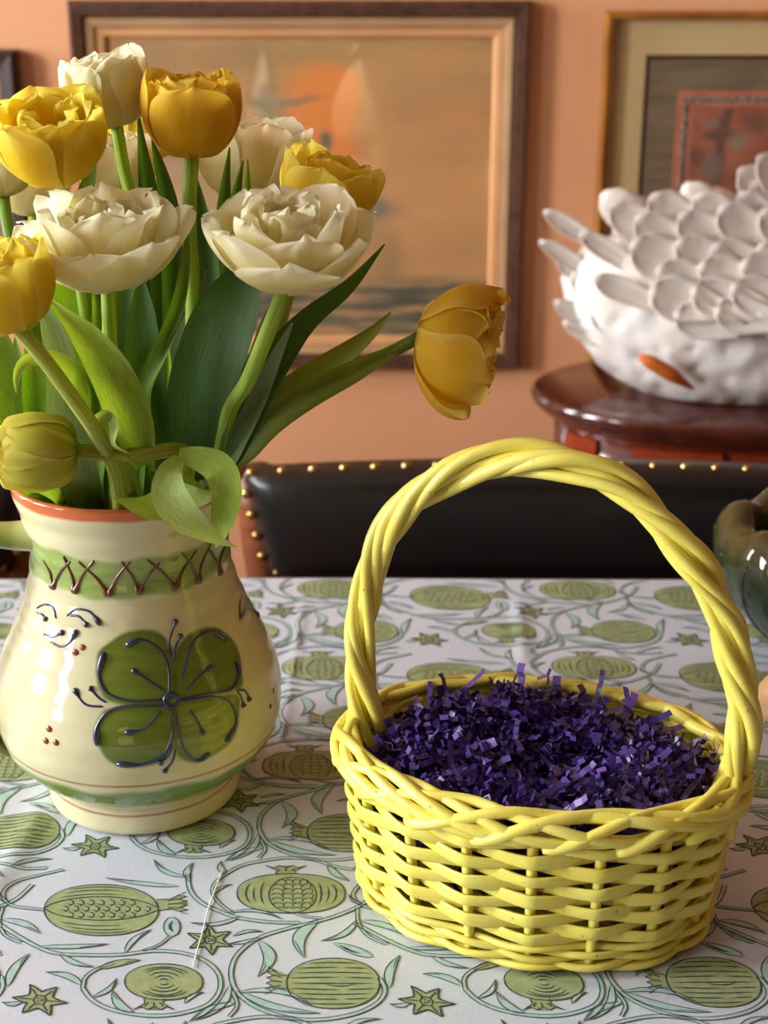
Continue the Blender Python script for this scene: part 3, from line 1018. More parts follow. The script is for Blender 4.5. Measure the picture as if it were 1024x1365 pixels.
def pit(px, py):
    """(angle, height) of the pitcher's surface seen at a pixel"""
    d = ray(px, py)
    prev = None
    for t in np.linspace(0.6, 1.15, 1200):
        q = CAM + d * t
        z = q[2] - TZ
        rr = math.hypot(q[0] - PC[0], q[1] - PC[1])
        if 0 <= z <= 0.222 and rr <= pr(z):
            return atan2(q[1] - PC[1], q[0] - PC[0]), z
        if 0 <= z <= 0.222 and (prev is None or rr - pr(z) < prev[0]):
            prev = (rr - pr(z), atan2(q[1] - PC[1], q[0] - PC[0]), z)
    return prev[1], prev[2]


def c4(x, y):
    return pit(0.38086 * x, 620 + 0.38086 * y)


jug = thing('pitcher', (PC[0], PC[1], TZ), 'cream glazed earthenware pitcher hand-painted with a green clover flower', 'pitcher')
NT, NZ = 440, 200
zs = np.linspace(0, .222, NZ)
ths = np.linspace(-pi, pi, NT, endpoint=False)
TH, ZZ = np.meshgrid(ths, zs)
V = pit_xyz(TH.ravel(), ZZ.ravel())
# throwing rings
rng = np.random.default_rng(3)
wob = 0.00025 * np.sin(ZZ.ravel() * 420 + 0.8 * np.sin(TH.ravel() * 2))
V[:, 0] += wob * np.cos(TH.ravel()); V[:, 1] += wob * np.sin(TH.ravel())


def in_poly(px_, py_, poly):
    x, y = poly[:, 0], poly[:, 1]
    c = np.zeros(px_.shape, bool); d = np.full(px_.shape, 1e9)
    for i in range(len(poly)):
        x0, y0, x1, y1 = x[i], y[i], x[(i + 1) % len(poly)], y[(i + 1) % len(poly)]
        hit = ((y0 > py_) != (y1 > py_)) & (px_ < (x1 - x0) * (py_ - y0) / (y1 - y0 + 1e-12) + x0)
        c ^= hit
        ex, ey = x1 - x0, y1 - y0; L = ex * ex + ey * ey + 1e-12
        t = np.clip(((px_ - x0) * ex + (py_ - y0) * ey) / L, 0, 1)
        d = np.minimum(d, np.hypot(px_ - x0 - t * ex, py_ - y0 - t * ey))
    return np.where(c, -d, d)


R0 = 0.088
CLOVER = [[(332, 720), (345, 650), (420, 605), (500, 585), (565, 605), (610, 680), (605, 825), (480, 848), (380, 838), (342, 790)],
          [(603, 828), (615, 690), (650, 605), (700, 573), (770, 583), (825, 640), (842, 720), (838, 790), (720, 815)],
          [(602, 836), (400, 850), (345, 890), (335, 960), (385, 1045), (470, 1065), (560, 1040), (605, 980)],
          [(603, 836), (725, 816), (832, 806), (838, 900), (815, 970), (740, 1030), (690, 1050), (640, 1030), (612, 980)]]
col = np.empty((len(V), 3)); col[:] = s2l((208, 200, 160))
tt, zz = TH.ravel(), ZZ.ravel()
nz = 0.0010 * np.sin(tt * 7 + 1) + 0.0007 * np.sin(tt * 15 + zz * 60)


def blend(c, f, k=1.0):
    global col
    f = np.clip(f, 0, 1)[:, None] * k
    col = col * (1 - f) + np.array(s2l(c)) * f


sm = lambda d, w: np.clip(0.5 - d / w, 0, 1)
streak = 0.5 + 0.5 * np.sin(zz * 900 + 3 * np.sin(tt * 5))
# green collar and foot bands
bt = sm(np.abs(zz - (0.1785 + 0.0015 * np.sin(tt * 2 + 1)) + nz) - 0.0122, 0.003)
blend((146, 164, 86), bt); blend((118, 140, 60), bt * streak, 0.35)
bt = sm(np.abs(zz - 0.0375 + nz * 1.2) - 0.0105, 0.004)
blend((104, 132, 50), bt); blend((124, 150, 70), bt * streak, 0.4)
for zc in (0.0535, 0.0145):
    blend((150, 66, 40), sm(np.abs(zz - zc + nz * 0.15) - 0.0006, 0.0012), 1.0)
for k, poly in enumerate(CLOVER):
    pp = np.array([c4(*q) for q in poly]); pp = spline(np.vstack([pp, pp[:1]]) * (R0, 1), 120)[:-1]
    d = in_poly(tt * R0, zz, pp) + nz * 0.8
    near = np.abs(d) < 0.05
    f = sm(d, 0.0022)
    blend((108, 122, 40) if k < 3 else (132, 140, 48), f)
    blend((84, 104, 34), f * streak, 0.35)
    blend((78, 98, 36), f * sm(np.abs(d + 0.001) - 0.0015, 0.002), 0.5)
# terracotta showing at the lip
blend((196, 100, 52), sm(0.2165 - zz + nz * 0.3, 0.0015))
F = []
for i in range(NZ - 1):
    for j in range(NT):
        k = (j + 1) % NT
        F.append((i * NT + j, i * NT + k, (i + 1) * NT + k, (i + 1) * NT + j))
# lip and inside wall
ins = []
lipz = [(0.0008, .2235, 0), (-0.0022, .2243, 0), (-0.0048, .2235, 0), (-0.0056, .2200, 0), (-0.0056, .19, 1), (-0.0056, .15, 1), (-0.006, .10, 1), (-0.006, .05, 1), (-0.01, .012, 1)]
base = NZ - 1
for off, z, k in lipz:
    zc = min(z, .222)
    q = pit_xyz(ths, np.full(NT, zc), off); q[:, 2] += z - zc
    V = np.vstack([V, q]); n0 = len(V) - NT
    cc = s2l((188, 94, 48)) if z > 0.2 else s2l((150, 112, 78))
    col = np.vstack([col, np.tile(cc, (NT, 1))])
    prev = base * NT if n0 == NZ * NT else n0 - NT
    for j in range(NT):
        k2 = (j + 1) % NT
        F.append((prev + j, prev + k2, n0 + k2, n0 + j))
F.append(tuple(range(len(V) - 1, len(V) - NT - 1, -1))[::-1])
F.append(tuple(range(NT - 1, -1, -1)))


def glaze(name, rough=0.16):
    m, nt, b = nodes_of(name)
    at = N(nt, 'ShaderNodeVertexColor', layer_name='col')
    f = noise_fac(nt, 60, 4)
    c = mix(nt, 0.25, at.outputs[0], mix(nt, f, (0.75, 0.75, 0.7), (1.1, 1.08, 1.05)), 'MULTIPLY')
    nt.links.new(c, b.inputs['Base Color'])
    b.inputs['Roughness'].default_value = rough + 0.25
    b.inputs['Coat Weight'].default_value = 0.85; b.inputs['Coat Roughness'].default_value = 0.012
    b.inputs['Specular IOR Level'].default_value = 0.15
    bump(nt, b, noise_fac(nt, 26, 2), 0.06, 0.002)
    return m


M_glaze = glaze('pitcher_glaze')
body = mk('body', V, F, M_glaze, jug, col=col)
M_blue = simple('slip_blue', (34, 44, 84), 0.25, (40, 52, 80), 60, coat=0.7)
M_brownslip = simple('slip_brown', (112, 66, 40), 0.3, (92, 50, 28), 60, coat=0.6)
M_rustslip = simple('slip_rust', (150, 78, 52), 0.3, coat=0.6)


def trail(pts, mat, w=0.0008, blob=None, name='brush_stroke', conv=c4, seed=0):
    a = np.array([conv(*p) for p in pts])
    a = spline(a * (R0, 1), 22) / (R0, 1)
    q = pit_xyz(a[:, 0], a[:, 1], 0.0001)
    r = np.full(22, w)
    r[0] *= 0.5; r[1] *= 0.8; r[-1] *= 0.6
    if blob == 'start':
        r[:6] = w * np.array([1.6, 2.4, 2.5, 2.1, 1.6, 1.2])
    if blob == 'end':
        r[-6:] = w * np.array([1.2, 1.6, 2.1, 2.5, 2.4, 1.5])
    return mk(name, *tube(q, r, 7), mat, jug)


B = M_blue
for pts, bl_ in [([(365, 660), (348, 735), (372, 800), (450, 830), (530, 830), (590, 826)], 'start'), ([(440, 640), (490, 616), (545, 640), (583, 690), (592, 760), (590, 820)], 'start'),
                 ([(462, 722), (510, 755), (572, 795)], 'start'), ([(636, 765), (655, 680), (688, 612), (740, 590), (792, 616)], 'end'),
                 ([(628, 824), (740, 806), (808, 790), (836, 742), (824, 692)], 'end'), ([(742, 712), (700, 745), (652, 795)], 'start'),
                 ([(590, 848), (450, 850), (380, 868), (342, 920), (340, 988)], 'end'), ([(600, 862), (603, 945), (572, 1018), (500, 1054), (408, 1052)], 'end'),
                 ([(438, 945), (510, 925), (560, 865)], 'start'), ([(615, 865), (630, 950), (650, 1010), (690, 1040), (732, 1014)], 'end'),
                 ([(626, 832), (752, 818), (808, 842), (826, 905), (792, 976)], 'end'), ([(712, 948), (690, 900), (662, 862)], 'start'),
                 ([(597, 672), (592, 622), (618, 545)], 'end'), ([(612, 692), (614, 650), (634, 597)], 'end'), ([(362, 852), (300, 842), (261, 788)], 'end'),
                 ([(374, 838), (345, 820), (314, 782)], 'end'), ([(830, 792), (858, 798), (873, 832)], 'end'), ([(828, 796), (844, 820), (853, 854)], 'end'),
                 ([(602, 980), (590, 1020), (556, 1054)], 'end'), ([(614, 998), (605, 1040), (572, 1082)], 'end'),
                 ([(130, 508), (160, 494), (190, 508), (199, 545)], None), ([(235, 536), (265, 511), (310, 517), (335, 540), (352, 566)], 'end'),
                 ([(243, 532), (280, 538), (308, 572)], 'end'), ([(130, 522), (150, 530), (165, 550)], 'end'), ([(154, 598), (185, 608), (226, 590)], 'end'),
                 ([(178, 626), (218, 641), (250, 622), (270, 584)], 'end'), ([(840, 548), (838, 490), (848, 450)], None), ([(842, 545), (862, 505), (890, 520), (905, 540)], 'end'),
                 ([(956, 788), (955, 806)], None), ([(946, 842), (945, 858)], None)]:
    trail(pts, B, 0.00080, bl_)
ring = [(600 + 24 * cos(a), 830 + 24 * sin(a)) for a in np.linspace(0, 2 * pi, 14)]
trail(ring, B, 0.0014, None)
for x, y in [(290, 645), (265, 662), (173, 930), (162, 972), (197, 978)]:
    th_, z_ = c4(x, y)
    q = pit_xyz(np.array([th_]), np.array([z_]), -0.0002)[0]
    v, f = lathe([(0.0022, 0), (0.0021, 0.0006), (0.0014, 0.0012), (0.0005, 0.0014)], 10)
    n_ = unit((cos(th_), sin(th_), 0.1)); R_ = Matrix(Vector(n_).to_track_quat('Z', 'Y').to_matrix())
    mk('slip_dot', (np.array(R_) @ v.T).T + q, f, M_rustslip, jug)
for a, b_ in [((152, 335), (186, 440)), ((246, 345), (186, 440)), ((222, 325), (262, 455)), ((330, 342), (262, 455)), ((274, 342), (380, 465)), ((455, 345), (380, 465)), ((425, 345), (487, 458)),
              ((560, 348), (487, 458)), ((515, 338), (615, 442)), ((690, 300), (615, 442)), ((636, 314), (696, 422)), ((735, 282), (696, 422)), ((728, 300), (770, 392)), ((788, 290), (770, 392))]:
    m_ = ((a[0] + b_[0]) / 2 + (8 if a[0] < b_[0] else -8), (a[1] + b_[1]) / 2 - 4)
    trail([a, m_, b_], M_brownslip, 0.0009, 'end', 'slip_trail')

# strap handle
HA = radians(197)
hd = np.array([cos(HA), sin(HA), 0])
c0 = np.array([PC[0], PC[1], TZ])
pth = spline([c0 + hd * r + (0, 0, z) for r, z in [(0.056, .188), (0.068, .189), (0.092, .192), (0.118, .186), (0.134, .162), (0.137, .130), (0.128, .095), (0.112, .068), (0.096, .052), (0.084, .045)]], 50)
side = np.cross(hd, (0, 0, 1))
t_, u_, w_ = frames(pth, False, up=side)
n = 20
a = np.linspace(0, 2 * pi, n, endpoint=False)
ww = np.interp(np.linspace(0, 1, 50), [0, 0.12, 0.3, 0.8, 0.93, 1], [0.017, 0.0125, 0.0115, 0.011, 0.0115, 0.0135])
hh = np.interp(np.linspace(0, 1, 50), [0, 0.12, 0.3, 0.8, 1], [0.009, 0.0072, 0.0064, 0.006, 0.0045])
V = (pth[:, None, :] + (ww[:, None] * np.cos(a))[..., None] * u_[:, None, :] + (hh[:, None] * (np.sin(a) * (1 - 0.25 * np.cos(a) ** 2 * (np.sin(a) > 0))))[..., None] * w_[:, None, :]).reshape(-1, 3)
F = [(i * n + j, i * n + (j + 1) % n, (i + 1) * n + (j + 1) % n, (i + 1) * n + j) for i in range(49) for j in range(n)] + [tuple(range(n - 1, -1, -1)), tuple(49 * n + j for j in range(n))]
hc = np.tile(np.array(s2l((132, 146, 74))), (len(V), 1)) * (1 + 0.12 * np.sin(np.arange(len(V)) * 0.9))[:, None]
endk = np.repeat(np.clip(1 - np.arange(50) / 4, 0, 1) , n)[:, None]
hc = hc * (1 - endk) + np.array(s2l((206, 200, 150))) * endk
mk('handle', V, F, M_glaze, jug, col=hc)
# ------------------------------------------------------------------ tulips
M_petal = petal_mat('petal')
M_leaf = leaf_mat('leaf')
M_stem = leaf_mat('stem')
MOUTH = np.array([PC[0], PC[1], TZ + 0.222])

SHAPE = {   # angle from the flower's axis along the petal: base, 1/3, 3/4, tip  (degrees)
    'open':   dict(o=(88, 58, 28, 14), m=(80, 38, 12, -2), i=(60, 22, 2, -8)),
    'half':   dict(o=(88, 44, 2, -4), m=(82, 34, -8, -14), i=(66, 24, -8, -4)),
    'globe':  dict(o=(88, 50, 0, -22), m=(84, 40, -6, -16), i=(70, 26, -8, -6)),
    'closed': dict(o=(88, 38, -8, -16), m=(82, 28, -12, -22), i=(62, 16, -10, -14)),
    'bud':    dict(o=(86, 26, -20, -36), m=(80, 20, -22, -36), i=(60, 10, -16, -24)),
}


def petal(L, W, ang, az, r0, rng, ruff, cA, cB, cE, flare=0.0, nu=14, nv=11):
    """returns local verts (axis = +Z), colours, uv"""
    us = np.sin(np.linspace(0, pi / 2, nu)) * 0.62 + np.linspace(0, 1, nu) * 0.38
    ph = np.radians(np.interp(us, [0, 0.34, 0.75, 1], ang) + rng.normal(0, 4) * us * 1.6)
    ds = L * np.diff(us)
    r = r0 + np.concatenate([[0], np.cumsum(np.sin((ph[1:] + ph[:-1]) / 2) * ds)]) * 1.0
    z = np.concatenate([[0], np.cumsum(np.cos((ph[1:] + ph[:-1]) / 2) * ds)])
    w = (us + 0.04) ** 0.6 * np.clip(1 - us ** 4.5, 0, 1) ** 0.5; w = W / 2 * w / w.max(); w[-1] = W * 0.07
    vsn = np.linspace(-1, 1, nv)
    p1, p2, p3 = rng.uniform(0, 6.28, 3)
    k1, k2 = rng.uniform(2.0, 3.4), rng.uniform(4.5, 7)
    notch = rng.uniform(-0.03, 0.05)
    V, C, U = [], [], []
    cA, cB, cE = (np.array(s2l(c)) for c in (cA, cB, cE))
    for i, u in enumerate(us):
        Rw = max(r[i] * 1.0, W * 0.42)
        for v in vsn:
            be = w[i] * v / Rw
            rad = r[i] - Rw + Rw * cos(be)
            tan = Rw * sin(be)
            up = z[i]
            e = u ** 1.6
            rf = ruff * (e * (sin(k1 * v * 1.5 + p1) * 0.55 + 0.35 * sin(k2 * v + p2) * u) + 0.25 * abs(v) * sin(9 * u + p3))
            rad += rf + flare * v * v * u
            up += ruff * 0.35 * e * sin(k1 * v * 1.3 + p3) - notch * L * max(0, (u - 0.7) / 0.3) ** 2 * math.exp(-(v / 0.3) ** 2)
            up -= 0.0 if u < 0.6 else L * 0.05 * (abs(v) ** 2) * (u - 0.6)
            # a soft centre fold
            rad += -0.0012 * math.exp(-(v / 0.16) ** 2) * u
            ca, sa = cos(az), sin(az)
            V.append((rad * ca - tan * sa, rad * sa + tan * ca, up))
            c = cA * (1 - min(1, u / 0.35)) ** 1.4 + cB * (1 - (1 - min(1, u / 0.35)) ** 1.4)
            k = np.clip((max(abs(v), u * 1.02) - 0.75) / 0.25, 0, 1)
            C.append(c * (1 - k) + cE * k)
            U.append((v * W * 12, u * L * 12))
    F = [(i * nv + j, i * nv + j + 1, (i + 1) * nv + j + 1, (i + 1) * nv + j) for i in range(nu - 1) for j in range(nv - 1)]
    return np.array(V), F, np.array(C), np.array(U)


def bloom(t, base, axis, L, shape, cols, seed, width=0.8, ruff=0.004, roll=0.0, counts=(6, 5, 6), drop=None):
    rng = np.random.default_rng(seed)
    ax = unit(axis)
    R = np.array(Vector(ax).to_track_quat('Z', 'Y').to_matrix())
    sh = SHAPE[shape]
    for ring_i, (key, n) in enumerate(zip(('o', 'm', 'i'), counts)):
        sc = (1.0, 0.93, 0.78)[ring_i]
        for k in range(n):
            az = roll + (k + 0.5 * ring_i + rng.uniform(-0.12, 0.12)) * 2 * pi / n
            ang = np.array(sh[key], float)
            if drop and ring_i == 0 and k in drop: ang = ang + np.array([0, 20, 26, 10])
            if ring_i == 2: ang = ang + rng.uniform(-10, 12)
            Lp = L * sc * rng.uniform(0.93, 1.06)
            Wp = L * width * (1.08, 0.95, 0.62)[ring_i] * rng.uniform(0.92, 1.08)
            V, F, C, U = petal(Lp, Wp, ang, az, 0.0042 - 0.001 * ring_i, rng, ruff * (0.72, 0.95, 1.1)[ring_i], *cols, flare=(0.0015 if shape in ('open',) else 0.001),
                               nu=16 if ring_i < 2 else 13, nv=13 if ring_i < 2 else 11)
            V[:, 2] += 0.0012 * ring_i
            C = C * rng.uniform(0.95, 1.04)
            mk('petal', (R @ V.T).T + base, F, M_petal, t, col=C, uv=U)
    # ovary and stamens inside the open ones
    if shape in ('open', 'half'):
        v, f = lathe([(0.0028, 0), (0.0032, 0.008), (0.0028, 0.015), (0.0040, 0.018), (0.0015, 0.020)], 10)
        mk('pistil', (R @ v.T).T + base, f, M_stem, t, col=np.tile(s2l((170, 180, 90)), (len(v), 1)), uv=np.zeros((len(v), 2)))
        for k in range(5):
            a = k * 1.256 + 0.3
            v, f = tube([(0.004 * cos(a), 0.004 * sin(a), 0.002), (0.007 * cos(a), 0.007 * sin(a), 0.012), (0.008 * cos(a), 0.008 * sin(a), 0.020)], [0.0007, 0.0007, 0.0013], 6)
            mk('stamen', (R @ v.T).T + base, f, M_stem, t, col=np.tile(s2l((92, 62, 40)), (len(v), 1)), uv=np.zeros((len(v), 2)))


def keep_in(p, m=0.0):
    """hold a stem or leaf inside the mouth of the pitcher"""
    p = p.copy()
    for i in range(len(p)):
        z = p[i, 2] - TZ
        lim = pr(min(z, 0.222)) - 0.0105 - m if z < 0.226 else 0.0600 - m + (z - 0.226) * 1.4
        d = p[i, :2] - PC; r = np.hypot(*d)
        if r > lim: p[i, :2] = PC + d * lim / r
    return p


def stem(t, pts, r=0.0036, c0=(120, 150, 50), c1=(158, 176, 76)):
    p = keep_in(spline(pts, 60))
    for _ in range(3): p[1:-1] = (p[:-2] + 2 * p[1:-1] + p[2:]) / 4
    p = spline(p[::2], 40)
    V, F = tube(p, np.linspace(r, r * 1.12, 40), 10)
    k = np.repeat(np.linspace(1, 0, 40), 10)[:, None]
    C = np.array(s2l(c0)) * (1 - k) + np.array(s2l(c1)) * k
    uv = np.stack([np.tile(np.arange(10) / 10 * 0.25, 40), np.repeat(np.linspace(0, 2, 40), 10)], 1)
    mk('stem', V, F, M_stem, t, col=C, uv=uv)


LEAFC = dict(dark=((52, 84, 26), (76, 108, 42)), mid=((86, 122, 34), (116, 148, 52)), light=((140, 168, 50), (164, 188, 80)), blue=((112, 134, 92), (142, 158, 118)),
             bright=((108, 156, 30), (138, 180, 44)), pale=((168, 192, 100), (192, 208, 132)), olive=((104, 120, 34), (132, 144, 54)))


def leaf(t, pts, kind, twist=(0, 0), cup=0.25, wave=0.0, name='leaf', nrm=(0, -0.93, 0.37), nu=30, nv=9, seed=1, free=False):
    """pts: (x, y, Y, width in pixels) from the base to the tip"""
    q = np.array([[*P(x, y, Y), w * mpp(x, y, Y)] for x, y, Y, w in pts])
    q = spline(q, nu)
    p, wd = q[:, :3], np.maximum(q[:, 3], 0.0006)
    if not free:
        p = keep_in(p, 0.004)
        for _ in range(3): p[1:-1] = (p[:-2] + 2 * p[1:-1] + p[2:]) / 4
    t_, _, _ = frames(p)
    rng = np.random.default_rng(seed)
    V, C, U = [], [], []
    ca, cb = (np.array(s2l(c)) for c in LEAFC[kind])
    for i in range(nu):
        u = i / (nu - 1)
        nn = np.array(nrm, float); nn = unit(nn - t_[i] * np.dot(nn, t_[i]))
        sd = np.cross(t_[i], nn)
        a = radians(twist[0] + (twist[1] - twist[0]) * u)
        nn, sd = nn * cos(a) + sd * sin(a), sd * cos(a) - nn * sin(a)
        for j in range(nv):
            v = j / (nv - 1) * 2 - 1
            off = sd * v * wd[i] / 2 + nn * wd[i] * (cup * (v * v - 0.4)) + nn * wave * sin(7 * u + 2.2 * v + seed) * abs(v) * wd[i]
            V.append(p[i] + off)
            k = 0.35 + 0.65 * u + 0.15 * v
            C.append(ca * (1 - np.clip(k, 0, 1)) + cb * np.clip(k, 0, 1))
            U.append((v * 0.5 + seed * 3.1, u * 3.0))
    F = [(i * nv + j, i * nv + j + 1, (i + 1) * nv + j + 1, (i + 1) * nv + j) for i in range(nu - 1) for j in range(nv - 1)]
    return mk(name, np.array(V), F, M_leaf, t, col=np.array(C), uv=np.array(U))


YEL = ((220, 196, 40), (252, 224, 52), (255, 240, 108))
GOLD = ((206, 172, 26), (242, 200, 40), (250, 218, 80))
WHT = ((236, 220, 104), (253, 244, 188), (255, 251, 228))
CRM = ((220, 210, 110), (248, 236, 176), (252, 244, 212))
GRN = ((176, 188, 56), (222, 214, 80), (240, 228, 112))
AMB = ((216, 196, 66), (252, 210, 56), (254, 228, 112))


def inside(x, y, z):
    """a point inside the pitcher, offsets from its axis, z above the table"""
    return np.array([PC[0] + x, PC[1] + y, TZ + z])


def tulip(label, base_px, Y, axis, L, shape, cols, seed, path, foot, cat='tulip', **kw):
    base = P(base_px[0], base_px[1], Y)
    t = thing('tulip', foot, label, cat, 'tulips standing in the painted pitcher')
    sr = kw.pop('sr', 0.0036)
    sc = kw.pop('sc', ((128, 158, 46), (168, 192, 76)))
    bloom(t, base, axis, L, shape, cols, seed, **kw)
    stem(t, [base + unit(axis) * 0.002] + [P(*q) for q in path] + [foot], sr, *sc)
    return t


t1 = tulip('wide open bright yellow double tulip next to the topmost white one', (78, 240), 0.845, (-0.05, -0.30, 1), 0.057, 'half', YEL, 11, [(92, 300, 0.855), (120, 480, 0.87)], inside(-0.022, 0.010, 0.06), width=0.86, ruff=0.0034)
t2 = tulip('topmost white double tulip with a green-tinged base', (156, 168), 0.885, (-0.20, -0.06, 1), 0.050, 'closed', WHT, 23, [(164, 220, 0.885), (192, 400, 0.885)], inside(0.0, 0.012, 0.06), width=0.80, ruff=0.0026)
t3 = tulip('golden yellow tulip on a straight upright stem', (256, 208), 0.865, (0.04, -0.04, 1), 0.056, 'closed', GOLD, 37, [(252, 300, 0.865), (256, 470, 0.87)], inside(0.022, -0.006, 0.06), width=0.84, ruff=0.0030, sr=0.0042)
t4 = tulip('wide open creamy white double tulip below the bright yellow and topmost white ones', (144, 380), 0.825, (-0.02, -0.15, 1), 0.061, 'open', WHT, 41, [(146, 440, 0.82), (150, 560, 0.835)], inside(-0.006, -0.022, 0.06), width=0.90, ruff=0.0042, counts=(7, 6, 9), sr=0.0040, roll=0.3)
t5 = tulip('pale cream tulip behind the golden one, petals standing apart', (324, 266), 0.985, (0.12, 0.04, 1), 0.066, 'half', CRM, 53, [(312, 330, 0.95), (290, 480, 0.92)], inside(0.026, 0.026, 0.06), width=0.72, ruff=0.0022, counts=(6, 4, 3))
t6 = tulip('deep yellow tulip peeking over the open white one', (424, 300), 0.915, (0.28, -0.05, 1), 0.055, 'half', YEL, 67, [(400, 350, 0.925), (350, 480, 0.90)], inside(0.036, 0.016, 0.06), width=0.78, ruff=0.0034)
t7 = tulip('wide open creamy white double tulip with ruffled centre in front of the deep yellow one', (386, 378), 0.815, (0.06, -0.24, 1), 0.060, 'open', WHT, 71, [(366, 420, 0.808), (332, 506, 0.822), (294, 596, 0.846)], inside(0.030, -0.016, 0.06), width=0.90, ruff=0.0042, counts=(7, 6, 10), sr=0.0044, roll=0.1)
t8 = tulip('yellow tulip leaning out above the pitcher handle on a long pale stem', (20, 436), 0.775, (-0.18, -0.16, 1), 0.056, 'closed', YEL, 83, [(52, 470, 0.776), (100, 535, 0.782), (136, 590, 0.790), (158, 655, 0.822)], inside(0.0, -0.030, 0.10), width=0.86, ruff=0.003, sr=0.0042, sc=((168, 178, 80), (178, 184, 90)))
t9 = tulip('drooping amber yellow tulip stretching out over the basket side', (556, 448), 0.865, (1, -0.16, -0.14), 0.061, 'globe', AMB, 97, [(520, 470, 0.868), (470, 492, 0.87), (400, 532, 0.872), (345, 580, 0.874)], inside(0.052, -0.008, 0.13), width=0.86, ruff=0.0082, sr=0.0038, counts=(6, 6, 8), drop=(4,), roll=0.35, sc=((120, 134, 50), (134, 144, 58)))
t10 = tulip('greenish yellow tulip bud lying sideways on a sharply bent stem', (103, 600), 0.795, (-1, -0.10, 0.02), 0.053, 'bud', GRN, 103, [(140, 605, 0.797), (190, 606, 0.80), (236, 598, 0.808), (250, 606, 0.815), (249, 636, 0.830), (238, 672, 0.848)], inside(0.018, -0.030, 0.10), width=0.86, ruff=0.0018, sr=0.0042, sc=((168, 172, 64), (166, 170, 60)))
t11 = tulip('white tulip on the pitcher handle side, partly behind the bright yellow one', (6, 262), 0.915, (-0.20, -0.02, 1), 0.050, 'closed', WHT, 113, [(12, 310, 0.885), (50, 480, 0.885)], inside(-0.036, 0.004, 0.06), width=0.84, ruff=0.0024, sc=((120, 146, 54), (130, 156, 60)))
t12 = tulip('cream tulip tucked behind the bright yellow one', (44, 286), 0.985, (0.02, 0.0, 1), 0.046, 'half', CRM, 127, [(50, 330, 0.95), (80, 480, 0.92)], inside(-0.026, 0.030, 0.06), width=0.78, ruff=0.0026, counts=(6, 4, 3))
t13 = tulip('cream tulip tucked behind the topmost white one', (158, 262), 0.96, (-0.02, 0.04, 1), 0.050, 'half', CRM, 131, [(165, 310, 0.96), (180, 480, 0.93)], inside(-0.008, 0.034, 0.06), width=0.80, ruff=0.0026, counts=(6, 4, 3))
t14 = tulip('lemon yellow tulip almost hidden behind the golden one', (196, 212), 1.03, (-0.03, 0.0, 1), 0.050, 'closed', YEL, 139, [(200, 280, 1.00), (212, 480, 0.94)], inside(0.010, 0.036, 0.06), width=0.80, ruff=0.0026, counts=(6, 4, 3))

# leaves: (x, y, depth, width px)
leaf(t7, [(262, 640, 0.85, 60), (262, 570, 0.845, 88), (278, 490, 0.845, 98), (308, 410, 0.85, 88), (335, 350, 0.86, 30), (345, 325, 0.865, 3)], 'dark', (-12, -18), 0.10, seed=2)
leaf(t7, [(300, 650, 0.85, 30), (325, 570, 0.85, 42), (362, 490, 0.85, 46), (410, 425, 0.855, 30), (462, 385, 0.86, 20), (513, 325, 0.87, 2)], 'dark', (-35, 30), 0.22, seed=3)
leaf(t9, [(318, 625, 0.86, 24), (352, 570, 0.86, 40), (410, 528, 0.86, 38), (470, 497, 0.862, 30), (520, 470, 0.864, 16), (556, 452, 0.866, 4)], 'olive', (-10, 0), 0.28, seed=4)
leaf(t9, [(315, 620, 0.87, 24), (350, 552, 0.872, 40), (410, 505, 0.876, 36), (468, 466, 0.88, 26), (500, 440, 0.882, 14), (521, 416, 0.885, 2)], 'olive', (-16, 0), 0.18, seed=5)
leaf(t8, [(192, 622, 0.80, 26), (176, 570, 0.80, 56), (150, 505, 0.80, 58), (116, 452, 0.805, 40), (84, 418, 0.81, 16), (64, 396, 0.815, 2)], 'light', (22, 8), 0.30, seed=6)
leaf(t8, [(150, 625, 0.825, 16), (138, 560, 0.822, 34), (112, 510, 0.82, 34), (76, 480, 0.81, 26), (36, 478, 0.80, 18), (20, 500, 0.795, 10), (22, 524, 0.79, 2)], 'light', (10, -20), 0.3, seed=7)
leaf(t4, [(205, 630, 0.83, 16), (196, 560, 0.825, 24), (192, 520, 0.825, 26), (214, 470, 0.825, 24), (236, 415, 0.83, 20), (246, 360, 0.835, 14), (250, 300, 0.84, 3)], 'mid', (-50, 20), 0.25, seed=8)
leaf(t4, [(225, 640, 0.84, 26), (205, 560, 0.838, 44), (192, 480, 0.838, 50), (190, 420, 0.84, 36), (188, 370, 0.845, 8)], 'dark', (0, 0), 0.12, seed=9)
leaf(t4, [(126, 560, 0.82, 14), (122, 480, 0.815, 18), (128, 430, 0.812, 15), (126, 390, 0.81, 9), (119, 358, 0.81, 1.5)], 'mid', (40, 30), 0.35, seed=10)
leaf(t8, [(124, 690, 0.855, 44), (104, 635, 0.83, 56), (90, 560, 0.822, 54), (84, 500, 0.826, 44), (70, 440, 0.83, 30), (52, 400, 0.835, 4)], 'blue', (6, 10), 0.12, seed=11)
leaf(t11, [(70, 680, 0.84, 34), (36, 600, 0.845, 52), (14, 530, 0.85, 56), (0, 470, 0.855, 42), (-10, 420, 0.86, 10)], 'mid', (20, 10), 0.15, seed=12)
leaf(t1, [(110, 640, 0.86, 40), (104, 540, 0.86, 66), (104, 460, 0.862, 74), (96, 400, 0.866, 58), (84, 340, 0.87, 14)], 'bright', (0, 10), 0.12, seed=13)
leaf(t1, [(75, 640, 0.85, 24), (52, 560, 0.848, 36), (44, 500, 0.848, 30), (34, 455, 0.85, 4)], 'bright', (10, 20), 0.2, seed=14)
leaf(t2, [(215, 640, 0.88, 34), (206, 480, 0.885, 44), (205, 340, 0.888, 34), (196, 250, 0.89, 26), (188, 190, 0.892, 12), (184, 146, 0.893, 2)], 'dark', (15, 30), 0.25, seed=15)
